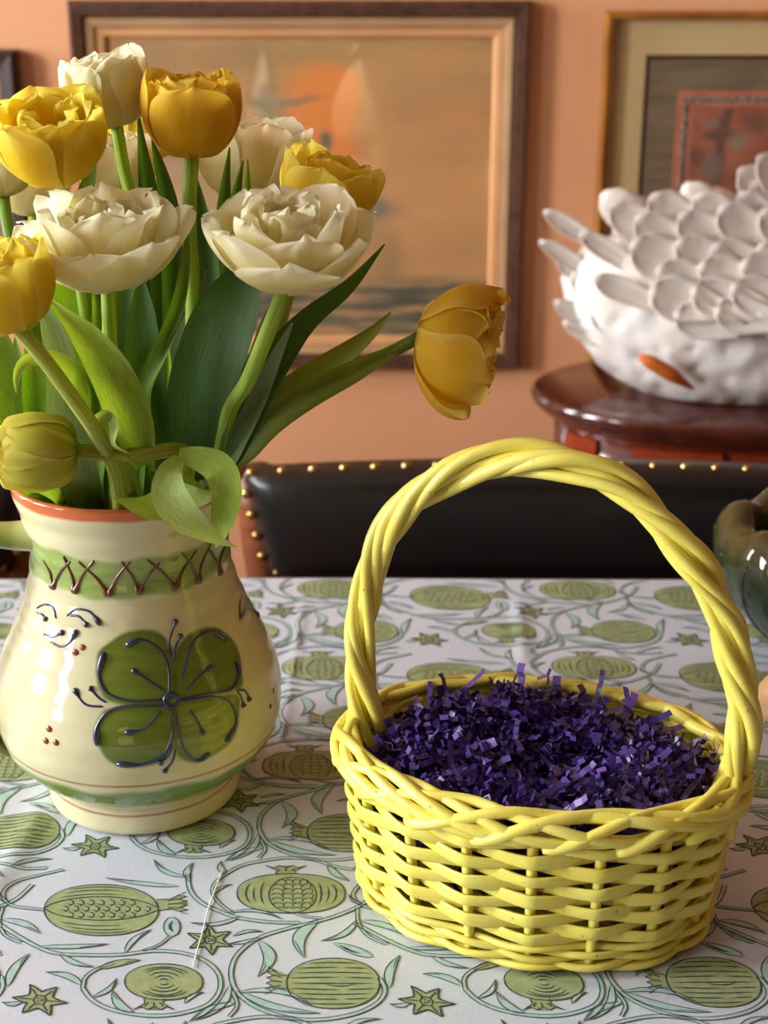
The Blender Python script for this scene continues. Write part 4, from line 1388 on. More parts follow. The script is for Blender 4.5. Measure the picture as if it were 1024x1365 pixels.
leaf(t3, [(250, 640, 0.875, 34), (238, 480, 0.875, 38), (232, 360, 0.878, 34), (224, 270, 0.88, 26), (210, 215, 0.882, 14), (202, 184, 0.884, 2)], 'dark', (-10, 30), 0.25, seed=16)
leaf(t3, [(262, 640, 0.885, 34), (268, 480, 0.885, 46), (276, 380, 0.888, 46), (270, 300, 0.89, 32), (262, 240, 0.893, 6)], 'dark', (-15, -20), 0.2, seed=17)
leaf(t5, [(282, 600, 0.90, 26), (292, 440, 0.905, 32), (296, 330, 0.91, 26), (299, 260, 0.915, 16), (306, 196, 0.92, 2)], 'dark', (-30, 25), 0.3, seed=18)
leaf(t5, [(290, 600, 0.895, 22), (302, 420, 0.90, 24), (304, 310, 0.905, 20), (314, 258, 0.905, 14), (324, 214, 0.908, 2)], 'dark', (20, 35), 0.3, seed=19)
leaf(t5, [(310, 600, 0.91, 20), (322, 420, 0.91, 22), (328, 300, 0.912, 16), (331, 250, 0.915, 9), (330, 212, 0.916, 1.5)], 'mid', (0, 10), 0.3, seed=20)
leaf(t6, [(300, 640, 0.88, 26), (330, 540, 0.885, 34), (362, 440, 0.89, 34), (386, 380, 0.895, 20), (398, 340, 0.90, 4)], 'olive', (-10, 10), 0.22, seed=21)
leaf(t7, [(240, 640, 0.868, 18), (232, 560, 0.865, 24), (240, 470, 0.865, 26), (262, 410, 0.868, 18), (276, 360, 0.87, 3)], 'blue', (-40, -20), 0.3, seed=22)
leaf(t8, [(190, 690, 0.855, 20), (172, 640, 0.83, 28), (160, 600, 0.822, 26), (150, 565, 0.82, 10)], 'light', (0, 0), 0.3, seed=23)
leaf(t12, [(80, 640, 0.90, 30), (62, 500, 0.905, 40), (56, 400, 0.91, 36), (70, 320, 0.92, 14), (76, 290, 0.925, 3)], 'dark', (0, 10), 0.2, seed=24)
leaf(t13, [(150, 640, 0.90, 30), (160, 500, 0.905, 46), (165, 400, 0.91, 44), (160, 330, 0.915, 26), (150, 290, 0.92, 4)], 'dark', (0, 0), 0.2, seed=25)
leaf(t14, [(200, 640, 0.91, 30), (215, 500, 0.91, 46), (222, 400, 0.912, 40), (228, 310, 0.915, 26), (218, 240, 0.92, 4)], 'dark', (0, 10), 0.2, seed=26)
leaf(t13, [(120, 300, 0.92, 14), (112, 270, 0.915, 22), (120, 235, 0.915, 16), (128, 212, 0.915, 3)], 'mid', (0, 20), 0.2, seed=33)
# the bent bud's leaves hanging over the rim
leaf(t10, [(238, 606, 0.804, 18), (268, 612, 0.794, 34), (293, 626, 0.786, 44), (302, 656, 0.782, 42), (298, 688, 0.784, 34), (292, 712, 0.787, 20), (287, 730, 0.790, 2)], 'light', (0, 0), 0.10, seed=27, free=True)
leaf(t10, [(240, 610, 0.800, 14), (226, 630, 0.786, 34), (226, 660, 0.778, 48), (244, 686, 0.774, 46), (268, 705, 0.774, 30), (290, 719, 0.776, 14), (315, 729, 0.778, 2)], 'pale', (0, 0), 0.10, seed=28, free=True)
leaf(t10, [(262, 640, 0.822, 20), (236, 658, 0.808, 42), (210, 674, 0.798, 42), (184, 674, 0.794, 24), (152, 664, 0.792, 2)], 'light', (0, 10), 0.14, seed=29, free=True)
leaf(t10, [(236, 648, 0.792, 16), (256, 662, 0.786, 28), (274, 662, 0.785, 20), (294, 655, 0.785, 2)], 'pale', (0, 0), 0.2, seed=30, free=True)
leaf(t11, [(108, 690, 0.865, 26), (80, 660, 0.838, 34), (50, 642, 0.815, 34), (16, 630, 0.800, 24), (-14, 622, 0.792, 3)], 'light', (-10, 0), 0.22, seed=31, nrm=(0, -0.8, 0.6), free=True)
leaf(t8, [(158, 612, 0.802, 12), (134, 590, 0.795, 22), (128, 566, 0.792, 24), (146, 552, 0.788, 20), (156, 572, 0.782, 16), (150, 592, 0.782, 10), (172, 604, 0.784, 2)], 'pale', (0, 60), 0.35, seed=32)
leaf(t4, [(130, 692, 0.858, 26), (122, 640, 0.84, 34), (128, 600, 0.838, 30), (134, 560, 0.838, 10)], 'mid', (0, 0), 0.2, seed=34)
leaf(t7, [(290, 650, 0.842, 24), (316, 590, 0.84, 30), (345, 530, 0.84, 26), (366, 480, 0.842, 18), (390, 430, 0.845, 3)], 'blue', (-30, 0), 0.2, seed=35)

# more foliage filling the mouth of the pitcher
for k, (x0, y0, x1, y1, Y, w, kind, tl) in enumerate([(150, 640, 120, 430, 0.872, 40, 'bright', t1), (180, 640, 176, 420, 0.868, 34, 'mid', t2), (228, 640, 222, 440, 0.856, 26, 'bright', t3), (292, 630, 318, 430, 0.872, 34, 'mid', t6),
                                                      (60, 640, 20, 450, 0.868, 44, 'mid', t11), (100, 640, 64, 420, 0.878, 46, 'dark', t12), (305, 625, 350, 470, 0.884, 30, 'olive', t6), (40, 650, 4, 560, 0.838, 44, 'bright', t11),
                                                      (248, 640, 262, 430, 0.878, 40, 'dark', t14), (138, 640, 140, 400, 0.89, 50, 'dark', t13)]):
    mx_, my_ = (x0 + x1) / 2 + (6 if k % 2 else -6), (y0 + y1) / 2
    leaf(tl, [(x0, y0 + 30, Y + 0.01, w * 0.6), ((x0 + mx_) / 2, (y0 + my_) / 2, Y, w * 0.95), (mx_, my_, Y, w), ((x1 + mx_) / 2, (y1 + my_) / 2, Y, w * 0.7), (x1, y1, Y, 2)], kind, (-10 + 5 * (k % 4), 15 - 8 * (k % 5)), 0.2, seed=50 + k)
# ------------------------------------------------------------------ wicker basket
BC = np.array([0.088, 0.766])
BR = radians(-15)
NS = 16
RIMZ = 0.097
ea, eb = np.array([cos(BR), sin(BR), 0]), np.array([-sin(BR), cos(BR), 0])
_tt = np.linspace(0, 2 * pi, 2001)
_arc = np.concatenate([[0], np.cumsum(np.hypot(np.diff(0.108 * np.cos(_tt)), np.diff(0.074 * np.sin(_tt))))]); _arc /= _arc[-1]
PH0 = 0.018


def th_of(s):
    s = np.asarray(s, float) + PH0
    return np.interp(s % 1.0, _arc, _tt) + 2 * pi * np.floor(s)


def bpt(s, z, dn=0.0):
    """point on the oval wall: s = fraction round, z height above the table, dn out along the normal"""
    th = th_of(s); z = np.asarray(z, float)
    k = np.clip(z / 0.1, 0, 1.1)
    kk = k ** 0.8
    a = 0.0985 + 0.0125 * kk; b_ = 0.0670 + 0.0085 * kk
    nx, ny = np.cos(th) / a, np.sin(th) / b_; l = np.hypot(nx, ny); nx, ny = nx / l, ny / l
    x = a * np.cos(th) + dn * nx; y = b_ * np.sin(th) + dn * ny
    w = x[..., None] * ea + y[..., None] * eb
    w[..., 0] += BC[0]; w[..., 1] += BC[1]; w[..., 2] = TZ + z
    return w


def paint(name, c, c2, wear=(150, 104, 50)):
    m, nt, b = nodes_of(name)
    f = noise_fac(nt, 45, 4)
    base = ramp(nt, f, [(0.3, s2l(c)), (0.7, s2l(c2))])
    f2 = noise_fac(nt, 230, 3, rough=0.7)
    chip = ramp(nt, f2, [(0.66, (0, 0, 0)), (0.74, (1, 1, 1))])
    cc = mix(nt, chip, base, s2l(wear))
    nt.links.new(cc, b.inputs['Base Color'])
    b.inputs['Roughness'].default_value = 0.38
    b.inputs['Coat Weight'].default_value = 0.15; b.inputs['Coat Roughness'].default_value = 0.2
    bump(nt, b, noise_fac(nt, 90, 4), 0.35, 0.0012)
    return m


M_wick = paint('painted_wicker', (236, 224, 112), (228, 212, 86))
bk = thing('wicker_basket', (BC[0], BC[1], TZ), 'yellow painted oval wicker basket with a twisted arched handle', 'basket')
rng = np.random.default_rng(5)
# base
bs = []
for k in range(7):
    f = 0.10 + 0.88 * k / 6
    s = np.linspace(0, 1, 72, endpoint=False); p = bpt(s, np.full(72, 0.0045)); c3 = np.array([BC[0], BC[1], TZ + 0.0045]); p = c3 + (p - c3) * f
    p[:, 2] = TZ + 0.0042 + 0.0008 * np.sin(s * 2 * pi * 8 + k * pi)
    mk('base_coil', *tube(p, 0.0058, 6, True, sq=0.5, up=(1, 0, 0)), M_wick, bk)
for k in range(NS):
    s = k / NS
    z = np.linspace(0.003, RIMZ - 0.004, 14)
    p = bpt(np.full(14, s), z, 0.0)
    mk('stake', *tube(p, 0.0030, 8), M_wick, bk)


def ribbon(s, z, dn, hw, ht, closed):
    """flat cane: hw half width up the wall, ht half thickness"""
    p = bpt(s, z, dn)
    po = bpt(s, z, dn + 0.001)
    n_ = po - p; n_ /= np.linalg.norm(n_, axis=1)[:, None]
    up = np.array([0, 0, 1.0])
    prof = [(-1, -0.6), (-1, 0.4), (-0.8, 0.9), (0, 1), (0.8, 0.9), (1, 0.4), (1, -0.6), (0, -0.8)]
    m_ = len(prof); k_ = len(p)
    hw = np.full(k_, hw) if np.isscalar(hw) else hw
    V = np.stack([p + up * (a * hw)[:, None] + n_ * (b_ * ht) for a, b_ in prof], 1).reshape(-1, 3)
    F = [(i * m_ + j, i * m_ + (j + 1) % m_, ((i + 1) % k_) * m_ + (j + 1) % m_, ((i + 1) % k_) * m_ + j) for i in range(k_ if closed else k_ - 1) for j in range(m_)]
    return V, F


def tri(x):
    """smoothed triangle wave, period 2, +1 at 0"""
    x = np.abs((x + 1) % 2 - 1)
    t = 1 - 2 * x
    return np.sin(t * pi / 2) * 0.2 + t * 0.8


ROW0, DZ = 0.0235, 0.0066
for k in range(10):
    n_ = NS * 10
    s = np.linspace(0, 1, n_, endpoint=False)
    z = ROW0 + k * DZ + 0.0006 * np.sin(s * 2 * pi * 3 + k * 2.1) + 0.0005 * np.sin(s * 2 * pi * 5 + k)
    dn = 0.0004 + 0.0048 * tri(s * NS + k)
    hw = 0.0037 * (1 + 0.12 * np.sin(s * 2 * pi * 4 + k * 1.7) + 0.10 * np.sin(s * 2 * pi * 9 + k))
    mk('weaver', *ribbon(s, z, dn, hw, 0.0011, True), M_wick, bk)
for k in range(5):                     # twined foot rows of thinner round cane
    n_ = NS * 10
    s = np.linspace(0, 1, n_, endpoint=False)
    z = 0.0042 + 0.0032 * k + 0.0009 * np.sin(s * 2 * pi * NS / 2 + k * pi / 2 + 0.5) + 0.0005 * np.sin(s * 2 * pi * 3 + k)
    dn = 0.0014 + 0.0030 * np.cos(pi * s * NS + k * pi) + (0.0012 if k < 2 else 0.0)
    mk('foot_twine', *tube(bpt(s, z, dn), 0.0022, 7, True), M_wick, bk)
for k in range(2):                     # twined row under the border
    n_ = NS * 10
    s = np.linspace(0, 1, n_, endpoint=False)
    z = 0.0895 + 0.0012 * np.sin(pi * s * NS + k * pi + 1.2)
    mk('rim_twine', *tube(bpt(s, z, 0.0008 + 0.0038 * np.cos(pi * s * NS + k * pi)), 0.0026, 7, True), M_wick, bk)
# plaited border: every strand starts low outside, climbs over the top, runs inside and comes out again lower down
for k in range(NS):
    span = (4.9 + rng.uniform(-0.4, 0.4)) / NS
    t = np.array([0, 0.07, 0.17, 0.28, 0.42, 0.55, 0.68, 0.82, 1.0])
    dz = np.array([-0.0105, -0.0060, 0.0020, 0.0065, 0.0055, 0.0060, 0.0035, -0.0020, -0.0080]) + rng.normal(0, 0.0005, 9)
    dn = np.array([0.0075, 0.0085, 0.0060, 0.0005, -0.0045, -0.0010, 0.0050, 0.0080, 0.0062]) + rng.normal(0, 0.0004, 9)
    ctrl = spline(np.stack([t * 0.2, dz, dn], 1), 40)
    s = k / NS + 0.01 + ctrl[:, 0] / 0.2 * span
    p = bpt(s, RIMZ + ctrl[:, 1], ctrl[:, 2])
    r = np.full(40, 0.0034 + rng.uniform(-0.0003, 0.0003)); r[0] = 0.0024; r[-1] = 0.002
    mk('border_strand', *tube(p, r, 9), M_wick, bk)
# handle
hp_px = [(490, 985), (487, 945), (479, 865), (488, 785), (512, 717), (556, 662), (626, 624), (712, 610), (790, 630), (850, 666), (906, 722), (948, 790), (978, 865), (994, 935), (984, 1005), (974, 1050)]
hd = np.array([cos(radians(-18)), sin(radians(-18)), 0]); hn = np.array([-hd[1], hd[0], 0])
c3 = np.array([BC[0], BC[1], 0])
hp = []
for x, y in hp_px:
    d = ray(x, y); t = np.dot(c3 - CAM, hn) / np.dot(d, hn); hp.append(CAM + d * t)
hp = np.array(hp)
hp = np.vstack([hp[0] + (0.004, 0, -0.035), hp, hp[-1] + (-0.004, 0, -0.030)])
hp[:, 2] = np.maximum(hp[:, 2], TZ + 0.03)
cen = spline(hp, 160)
tt_, uu_, ww_ = frames(cen, False, up=hn)
L_ = np.concatenate([[0], np.cumsum(np.linalg.norm(np.diff(cen, axis=0), axis=1))])
NH = 5
for k in range(NH):
    ph = -2 * pi * L_ / 0.150 + k * 2 * pi / NH + 0.45 * np.sin(L_ * 22 + k * 2)
    ro = 0.0060 + 0.0014 * np.sin(L_ * 33 + k * 1.7)
    p = cen + (ro * np.cos(ph))[:, None] * uu_ * 1.0 + (ro * np.sin(ph))[:, None] * ww_ * 1.05
    r = 0.0037 * (1 + 0.14 * np.sin(L_ * 25 + k))
    mk('handle_strand', *tube(p, r, 9), M_wick, bk)
mk('handle_core', *tube(cen, 0.0042, 8), M_wick, bk)
# lashings where the handle meets the border
for end in ():
    c_ = cen[end]; tdir = tt_[end]
    a = np.linspace(0, 2 * pi * 1.6, 30)
    u2, w2 = uu_[end], ww_[end]
    p = c_ + 0.0115 * (np.cos(a)[:, None] * u2 + np.sin(a)[:, None] * w2) + np.outer(np.linspace(-0.004, 0.005, 30), tdir)
    mk('lashing', *tube(p, 0.0026, 8), M_wick, bk)

# ------------------------------------------------------------------ crinkled paper filling
m, nt, b = nodes_of('purple_paper')
at = N(nt, 'ShaderNodeVertexColor', layer_name='col')
nt.links.new(at.outputs[0], b.inputs['Base Color'])
b.inputs['Roughness'].default_value = 0.36; b.inputs['Specular IOR Level'].default_value = 0.6
M_paper = m


def strip(c, d, n_seg, w, seg, rng):
    """accordion-folded strip"""
    d = unit(d); s = unit(np.cross(d, rng.normal(size=3))); n_ = np.cross(d, s)
    fold = rng.uniform(0.6, 1.0) if rng.uniform() < 0.8 else rng.uniform(0.1, 0.3)
    p = np.array(c, float); V = []
    curve = rng.normal(0, 0.10)
    for i in range(n_seg + 1):
        V += [p + s * w / 2, p - s * w / 2]
        sg = 1 if i % 2 else -1
        step = d * cos(fold) + n_ * sin(fold) * sg
        p = p + step * seg * rng.uniform(0.85, 1.1)
        d2 = d * cos(curve) + n_ * sin(curve); n_ = unit(n_ * cos(curve) - d * sin(curve)); d = unit(d2)
        tw = rng.normal(0, 0.04); s, n_ = s * cos(tw) + n_ * sin(tw), n_ * cos(tw) - s * sin(tw)
    F = [(2 * i, 2 * i + 1, 2 * i + 3, 2 * i + 2) for i in range(n_seg)]
    return np.array(V), F


def mound(x, y):
    """top of the filling, local x along the basket, y across"""
    r2 = (x / 0.108) ** 2 + (y / 0.073) ** 2
    h = 0.103 - 0.014 * r2 + 0.012 * math.exp(-((x + 0.02) / 0.045) ** 2 - ((y - 0.035) / 0.03) ** 2) + 0.008 * math.exp(-((x - 0.075) / 0.03) ** 2 - ((y + 0.0) / 0.04) ** 2)
    return h - 0.022 * math.exp(-((x - 0.006) / 0.028) ** 2 - ((y + 0.006) / 0.022) ** 2)


rng = np.random.default_rng(8)
PV, PF, PCc, n0 = [], [], [], 0
cnt = 0
while cnt < 2000:
    x, y = rng.uniform(-0.098, 0.098), rng.uniform(-0.064, 0.064)
    if (x / 0.097) ** 2 + (y / 0.063) ** 2 > 1: continue
    dep = rng.uniform(0, 1) ** 1.5 * 0.035
    h = mound(x, y) - dep
    a = rng.uniform(0, 2 * pi); el = rng.normal(0.1, 0.45)
    d = np.array([cos(a) * cos(el), sin(a) * cos(el), sin(el)])
    nseg = int(rng.integers(4, 12)); seg = rng.uniform(0.0034, 0.0050)
    c = np.array([x, y, h]) - d * nseg * seg * 0.3
    v, f = strip(c, d, nseg, rng.uniform(0.0028, 0.0040), seg, rng)
    rr = np.sqrt((v[:, 0] / 0.101) ** 2 + (v[:, 1] / 0.0665) ** 2)
    k = np.where(rr > 1, 1 / np.maximum(rr, 1e-6), 1.0)
    v[:, 0] *= k; v[:, 1] *= k
    v[:, 2] = np.maximum(v[:, 2], 0.045)
    PV.append(v[:, 0:1] * ea + v[:, 1:2] * eb + np.stack([np.full(len(v), BC[0]), np.full(len(v), BC[1]), v[:, 2] + TZ], 1))
    PF += [tuple(i + n0 for i in q) for q in f]; n0 += len(v); cnt += 1
    g = rng.uniform(0.75, 1.25); PCc.append(np.tile(np.array(s2l((76, 53, 124))) * g, (len(v), 1)))
# dense bed below so nothing shows through
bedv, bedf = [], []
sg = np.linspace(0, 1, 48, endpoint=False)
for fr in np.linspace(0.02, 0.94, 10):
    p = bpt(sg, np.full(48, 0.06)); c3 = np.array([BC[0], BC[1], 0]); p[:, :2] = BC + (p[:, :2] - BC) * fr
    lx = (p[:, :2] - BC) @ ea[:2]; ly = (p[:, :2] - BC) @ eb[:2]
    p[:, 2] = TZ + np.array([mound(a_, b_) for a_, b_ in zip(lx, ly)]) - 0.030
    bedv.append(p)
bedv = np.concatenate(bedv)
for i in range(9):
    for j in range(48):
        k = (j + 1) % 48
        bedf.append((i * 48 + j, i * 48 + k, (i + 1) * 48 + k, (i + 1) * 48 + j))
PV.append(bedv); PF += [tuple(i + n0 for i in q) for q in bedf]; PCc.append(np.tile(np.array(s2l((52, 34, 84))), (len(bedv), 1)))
tag(mk('shredded_paper', np.concatenate(PV), PF, M_paper, None, False, org=(BC[0], BC[1], TZ + 0.05), col=np.concatenate(PCc)), 'dark purple crinkle-cut shredded paper heaped in the yellow basket', 'shredded paper', kind='stuff')
# single strands that stick out
outs = [((688, 905), (-0.1, 0.1, 1), 5), ((684, 896), (0.5, 0, 0.7), 5), ((578, 930), (0.05, 0, 1), 4), ((590, 925), (0.3, 0, 0.4), 3), ((755, 905), (-0.1, -0.1, 1), 5), ((795, 912), (0.1, 0, 1), 4), ((838, 925), (0.6, 0, -0.3), 5),
        ((893, 930), (0.1, 0, 1), 5), ((905, 935), (-0.2, 0.1, 0.8), 5), ((930, 962), (0.8, -0.1, 0.4), 5), ((950, 965), (0.2, -0.3, -0.7), 5), ((690, 960), (0.0, -0.4, -1), 9), ((715, 960), (0.2, -0.3, -0.8), 4), ((655, 945), (1, 0, 0), 4),
        ((565, 980), (0.3, -0.2, -0.7), 4), ((740, 1060), (0.1, 0, 1), 5), ((700, 1030), (1, 0, 0.1), 4), ((840, 1000), (-0.6, 0, 0.5), 5), ((780, 1045), (0.5, 0, 0.5), 5), ((620, 1010), (0.8, 0, 0.4), 5)]
for px_, d_, nseg in outs:
    zt = 0.098 if px_[1] < 950 else 0.096
    c = T(px_[0], px_[1], zt)
    lx, ly = (c[:2] - BC) @ ea[:2], (c[:2] - BC) @ eb[:2]
    rr = math.hypot(lx / 0.095, ly / 0.062)
    if rr > 1: lx, ly = lx / rr, ly / rr
    c = np.array([BC[0], BC[1], TZ + mound(lx, ly) - 0.002]) + lx * ea + ly * eb
    v, f = strip(c, d_, nseg, 0.0050, 0.0056, rng)
    o = mk('paper_strand', v, f, M_paper, None, False, org=c, col=np.tile(np.array(s2l((98, 72, 148))), (len(v), 1)))
    tag(o, 'single purple crinkled paper strand standing proud of the shredded heap', 'paper strand', 'loose paper strands on the heap')
# ------------------------------------------------------------------ green majolica bowl
GC = np.array([0.352, 1.10])
m, nt, b = nodes_of('majolica_green')
tc = nt.nodes.new('ShaderNodeTexCoord'); sx = nt.nodes.new('ShaderNodeSeparateXYZ'); nt.links.new(tc.outputs['Object'], sx.inputs[0])
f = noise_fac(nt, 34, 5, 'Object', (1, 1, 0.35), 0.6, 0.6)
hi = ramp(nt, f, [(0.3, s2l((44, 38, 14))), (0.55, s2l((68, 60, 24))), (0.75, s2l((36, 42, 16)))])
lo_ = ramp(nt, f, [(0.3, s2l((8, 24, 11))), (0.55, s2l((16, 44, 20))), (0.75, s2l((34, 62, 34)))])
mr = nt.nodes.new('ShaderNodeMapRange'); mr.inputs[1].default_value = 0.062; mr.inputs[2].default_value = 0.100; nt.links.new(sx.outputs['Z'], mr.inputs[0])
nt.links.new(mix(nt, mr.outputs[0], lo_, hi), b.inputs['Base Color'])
b.inputs['Roughness'].default_value = 0.6; b.inputs['Specular IOR Level'].default_value = 0.1; b.inputs['Coat Weight'].default_value = 0.9; b.inputs['Coat Roughness'].default_value = 0.03
bump(nt, b, f, 0.35, 0.005)
M_maj = m
bowl = thing('ceramic_bowl', (GC[0], GC[1], TZ), 'glossy green majolica bowl with a lobed olive rim behind the basket', 'bowl')
prof = [(0.030, 0.0), (0.040, 0.002), (0.050, 0.010), (0.068, 0.028), (0.084, 0.052), (0.092, 0.074), (0.093, 0.090), (0.089, 0.104), (0.080, 0.114), (0.070, 0.116), (0.064, 0.110), (0.060, 0.095), (0.058, 0.070), (0.048, 0.035), (0.020, 0.020)]
pp = spline(np.array(prof) * (1, 0.9), 46)
V, F = lathe([tuple(q) for q in pp], 128, (GC[0], GC[1], TZ + 0.001))
d = V[:, :2] - GC; ang = np.arctan2(d[:, 1], d[:, 0]); hz = np.clip((V[:, 2] - TZ) / 0.115, 0, 1)
sc = 1 + 0.022 * hz * np.sin(ang * 7 + 0.6) + 0.008 * hz * np.sin(ang * 23)
V[:, :2] = GC + d * sc[:, None]
V[:, 2] += 0.007 * hz ** 3 * np.sin(ang * 7 + 0.9)
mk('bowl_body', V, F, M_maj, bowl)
# leaf veins in relief round the outside
for k in range(14):
    a0 = k * 2 * pi / 14
    pts = []
    for u in np.linspace(0.1, 0.86, 12):
        r_, z_ = np.interp(u * 0.098, pp[:26, 1], pp[:26, 0]), u * 0.098
        a_ = a0 + 0.25 * (u - 0.5)
        h_ = z_ / 0.115
        r_ *= 1 + 0.022 * h_ * sin(a_ * 7 + 0.6) + 0.008 * h_ * sin(a_ * 23)
        pts.append((GC[0] + (r_ + 0.0002) * cos(a_), GC[1] + (r_ + 0.0002) * sin(a_), TZ + 0.001 + z_ + 0.007 * h_ ** 3 * sin(a_ * 7 + 0.9)))
    mk('leaf_vein', *tube(pts, np.linspace(0.0010, 0.0006, 12), 6), M_maj, bowl)

# ------------------------------------------------------------------ peach egg, half out of view
ec = T(1034, 975)
v, f = lathe([(0.0005, 0.0), (0.009, 0.0012), (0.0155, 0.006), (0.0195, 0.014), (0.0205, 0.022), (0.0185, 0.033), (0.0135, 0.043), (0.007, 0.049), (0.0006, 0.0512)], 36)
v = spline(np.array(v).reshape(9, 36 * 3), 30).reshape(-1, 3)
F = [(i * 36 + j, i * 36 + (j + 1) % 36, (i + 1) * 36 + (j + 1) % 36, (i + 1) * 36 + j) for i in range(29) for j in range(36)]
v = np.stack([v[:, 2] - 0.0205, v[:, 0], v[:, 1] + 0.0203], 1)
ca, sa = cos(0.5), sin(0.5)
v = np.stack([v[:, 0] * ca - v[:, 1] * sa, v[:, 0] * sa + v[:, 1] * ca, v[:, 2]], 1) + (ec[0] + 0.008, ec[1] + 0.01, TZ + 0.0008)
tag(mk('egg', v, F, simple('egg_shell', (226, 184, 134), 0.45, (214, 166, 112), 30, bmp=0.1)), 'smooth peach egg lying on the cloth beyond the basket handle', 'egg')

# ------------------------------------------------------------------ white ceramic swan on the side table
SW = np.array([P(1005, 450, 1.735)[0], 1.735])
S0 = SZ + 0.0006
m, nt, b = nodes_of('swan_glaze')
f = noise_fac(nt, 30, 4)
nt.links.new(ramp(nt, f, [(0.3, s2l((226, 216, 206))), (0.7, s2l((238, 232, 226)))]), b.inputs['Base Color'])
b.inputs['Roughness'].default_value = 0.35; b.inputs['Coat Weight'].default_value = 0.35; b.inputs['Coat Roughness'].default_value = 0.1
vo = nt.nodes.new('ShaderNodeTexVoronoi'); vo.inputs['Scale'].default_value = 38; vo.feature = 'SMOOTH_F1'
tcw = nt.nodes.new('ShaderNodeTexCoord'); nt.links.new(tcw.outputs['Object'], vo.inputs['Vector'])
bump(nt, b, vo.outputs['Distance'], 0.7, 0.012)
M_swan = m
M_fth = simple('swan_feather', (232, 220, 208), 0.35, (214, 202, 194), 40, coat=0.35, bmp=0.4, bscale=90, bdist=0.002)
M_orange = simple('swan_foot', (206, 112, 40), 0.35, (180, 88, 26), 40, coat=0.3)
sw = thing('ceramic_swan', (SW[0], SW[1], SZ), 'large white ceramic swan covered in overlapping feathers on the side table', 'swan figure')
HL, HD = 0.250, 0.100


def body_r(h):
    """half length to the tail side, half depth at height h (0..1)"""
    return np.interp(h, [0, 0.02, 0.15, 0.4, 0.65, 0.85, 1.0], [0.52, 0.60, 0.78, 0.93, 0.98, 0.86, 0.30]), np.interp(h, [0, 0.02, 0.15, 0.4, 0.65, 0.85, 1.0], [0.62, 0.72, 0.90, 1.0, 0.96, 0.72, 0.25])


BH = 0.185


def spt(a, h, off=0.0):
    l_, d_ = body_r(h)
    x, y = (HL * 0.93 * l_ + off) * cos(a), (HD * d_ + off) * sin(a)
    return np.array([SW[0] + x, SW[1] + y, S0 + h * BH + (0.02 * max(0, -cos(a)) ** 3 * h)])


hs = np.concatenate([[0, 0.02], np.linspace(0.08, 1, 24)])
V, F = [], []
na = 80
for h in hs:
    for k in range(na): V.append(spt(2 * pi * k / na, h))
for i in range(len(hs) - 1):
    for j in range(na):
        k = (j + 1) % na
        F.append((i * na + j, i * na + k, (i + 1) * na + k, (i + 1) * na + j))
F.append(tuple(range(na - 1, -1, -1))); F.append(tuple((len(hs) - 1) * na + j for j in range(na)))
mk('body', V, F, M_swan, sw)


def feather(root, direc, nrm, L, W, curl=0.18, name='feather'):
    """spoon-shaped ceramic feather with a raised rim"""
    d = unit(direc); n_ = unit(np.array(nrm) - d * np.dot(nrm, d)); s = np.cross(d, n_)
    nu, nv = 12, 9
    top_, bot = [], []
    for i in range(nu):
        u = i / (nu - 1)
        w = W / 2 * (0.35 + 0.65 * sin(min(1, u * 1.25) * pi / 2)) * sqrt(max(0.02, 1 - max(0, (u - 0.62) / 0.38) ** 2.2))
        for j in range(nv):
            v = j / (nv - 1) * 2 - 1
            rim = 0.0045 * max(abs(v), max(0, (u - 0.55) / 0.45)) ** 3
            rib = 0.002 * math.exp(-(v / 0.15) ** 2) * (1 - u)
            p = root + d * L * u + s * w * v + n_ * (curl * L * u * u + rim + rib)
            top_.append(p); bot.append(p - n_ * 0.005 * (1 - 0.6 * abs(v)))
    V = np.array(top_ + bot); k0 = nu * nv
    F = [(i * nv + j, i * nv + j + 1, (i + 1) * nv + j + 1, (i + 1) * nv + j) for i in range(nu - 1) for j in range(nv - 1)]
    F += [tuple(k + k0 for k in q)[::-1] for q in F]
    bd = [j for j in range(nv)] + [i * nv + nv - 1 for i in range(1, nu)] + [(nu - 1) * nv + j for j in range(nv - 2, -1, -1)] + [i * nv for i in range(nu - 2, 0, -1)]
    for i in range(len(bd)):
        a_, b_ = bd[i], bd[(i + 1) % len(bd)]; F.append((b_, a_, a_ + k0, b_ + k0))
    mk(name, V, F, M_fth, sw)


rng = np.random.default_rng(21)
# wing on the near side: rows of feathers lying over one another, tips to the tail; mirrored on the far side
for row in range(6):
    n_ = 8
    for k in range(n_):
        px = 812 + 13 * row + k * 56 + 20 * (row % 2) + rng.normal(0, 3)
        py = (268, 292, 326, 356, 388, 420)[row] - 8 * k * (row < 2) * 0.6 + rng.normal(0, 3)
        el = radians((44, 36, 27, 20, 14, 9)[row] + rng.normal(0, 3))
        Lp, Wp = (132, 132, 128, 120, 108, 92)[row], (58, 60, 62, 62, 60, 54)[row]
        dy = (0.030, 0.046, 0.062, 0.078, 0.092, 0.101)[row]
        s_ = mpp(px, py, 1.67)
        for side in (1, -1):
            if side < 0 and (k % 2 or row > 2): continue
            tip = P(px, py, SW[1] - dy)
            root = tip + np.array([cos(el) * Lp * s_, -0.010, -sin(el) * Lp * s_])
            nr = np.array([-0.25, -0.86, 0.46])
            if side < 0:
                tip = tip * (1, -1, 1) + (0, 2 * SW[1], 0); root = root * (1, -1, 1) + (0, 2 * SW[1], 0); nr = nr * (1, -1, 1)
            dv = tip - root
            feather(root, dv, nr, np.linalg.norm(dv), Wp * s_ * rng.uniform(0.92, 1.1), 0.03)
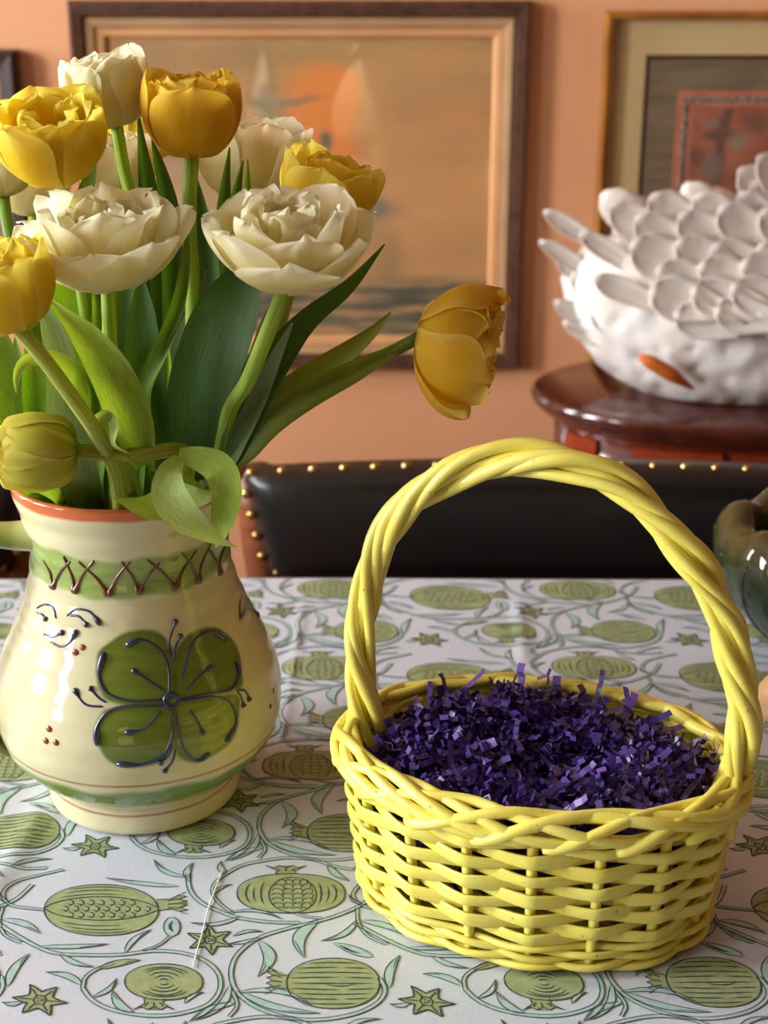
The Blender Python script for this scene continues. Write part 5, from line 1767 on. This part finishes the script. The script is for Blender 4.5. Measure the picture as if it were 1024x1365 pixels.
# tail
for k, (px, py, L, W) in enumerate([(724, 282, 0, 26), (718, 322, 0, 24), (738, 402, 0, 30), (772, 312, 0, 30), (796, 336, 0, 32), (740, 345, 0, 32), (758, 372, 0, 34), (790, 372, 0, 36), (750, 430, 0, 30), (785, 420, 0, 36), (820, 405, 0, 36)]):
    s_ = mpp(px, py, 1.70)
    tip = P(px, py, SW[1] - 0.012 * (k % 4) - (0.03 if k > 6 else 0))
    root = tip + np.array([105 * s_, -0.012, -(62 if k < 6 else 40) * s_])
    dv = tip - root
    feather(root, dv, (-0.2, -0.9, 0.5), np.linalg.norm(dv), W * s_, 0.02, 'tail_feather')
# neck, head, beak (to the right, beyond the picture)
nk = spline([(SW[0] + 0.13, SW[1], S0 + 0.12), (SW[0] + 0.20, SW[1], S0 + 0.20), (SW[0] + 0.20, SW[1], S0 + 0.30), (SW[0] + 0.14, SW[1], S0 + 0.37), (SW[0] + 0.16, SW[1], S0 + 0.43), (SW[0] + 0.215, SW[1], S0 + 0.43)], 40)
mk('neck', *tube(nk, np.interp(np.linspace(0, 1, 40), [0, 0.2, 0.5, 0.8, 0.92, 1], [0.06, 0.042, 0.028, 0.025, 0.031, 0.016]), 18), M_swan, sw)
mk('beak', *tube([nk[-1] - (0.004, 0, 0), nk[-1] + (0.02, 0, -0.006), nk[-1] + (0.045, 0, -0.016)], [0.014, 0.011, 0.004], 12), M_orange, sw)
for px, py, L in [(985, 232, 0.10), (1010, 215, 0.11), (1035, 225, 0.11), (1000, 250, 0.10)]:
    tip = P(px, py, 1.74); root = tip + (0.085, 0, -0.075)
    feather(root, tip - root, (0.2, -0.9, 0.4), np.linalg.norm(tip - root) * 1.05, 0.05, 0.05, 'wing_feather')
# orange webbed foot folded against the flank
q0, q1 = P(848, 468, 1.735 - 0.082), P(921, 513, 1.735 - 0.088)
q0[1] = SW[1] - 0.099; q1[1] = SW[1] - 0.102
mid = (q0 + q1) / 2
v, f = tube(spline([q0, mid + (0, -0.004, 0.002), q1], 16), np.interp(np.linspace(0, 1, 16), [0, 0.2, 0.6, 1], [0.003, 0.008, 0.0085, 0.002]), 10, up=(0, -1, 0), sq=1.0)
mk('foot', v, f, M_orange, sw)
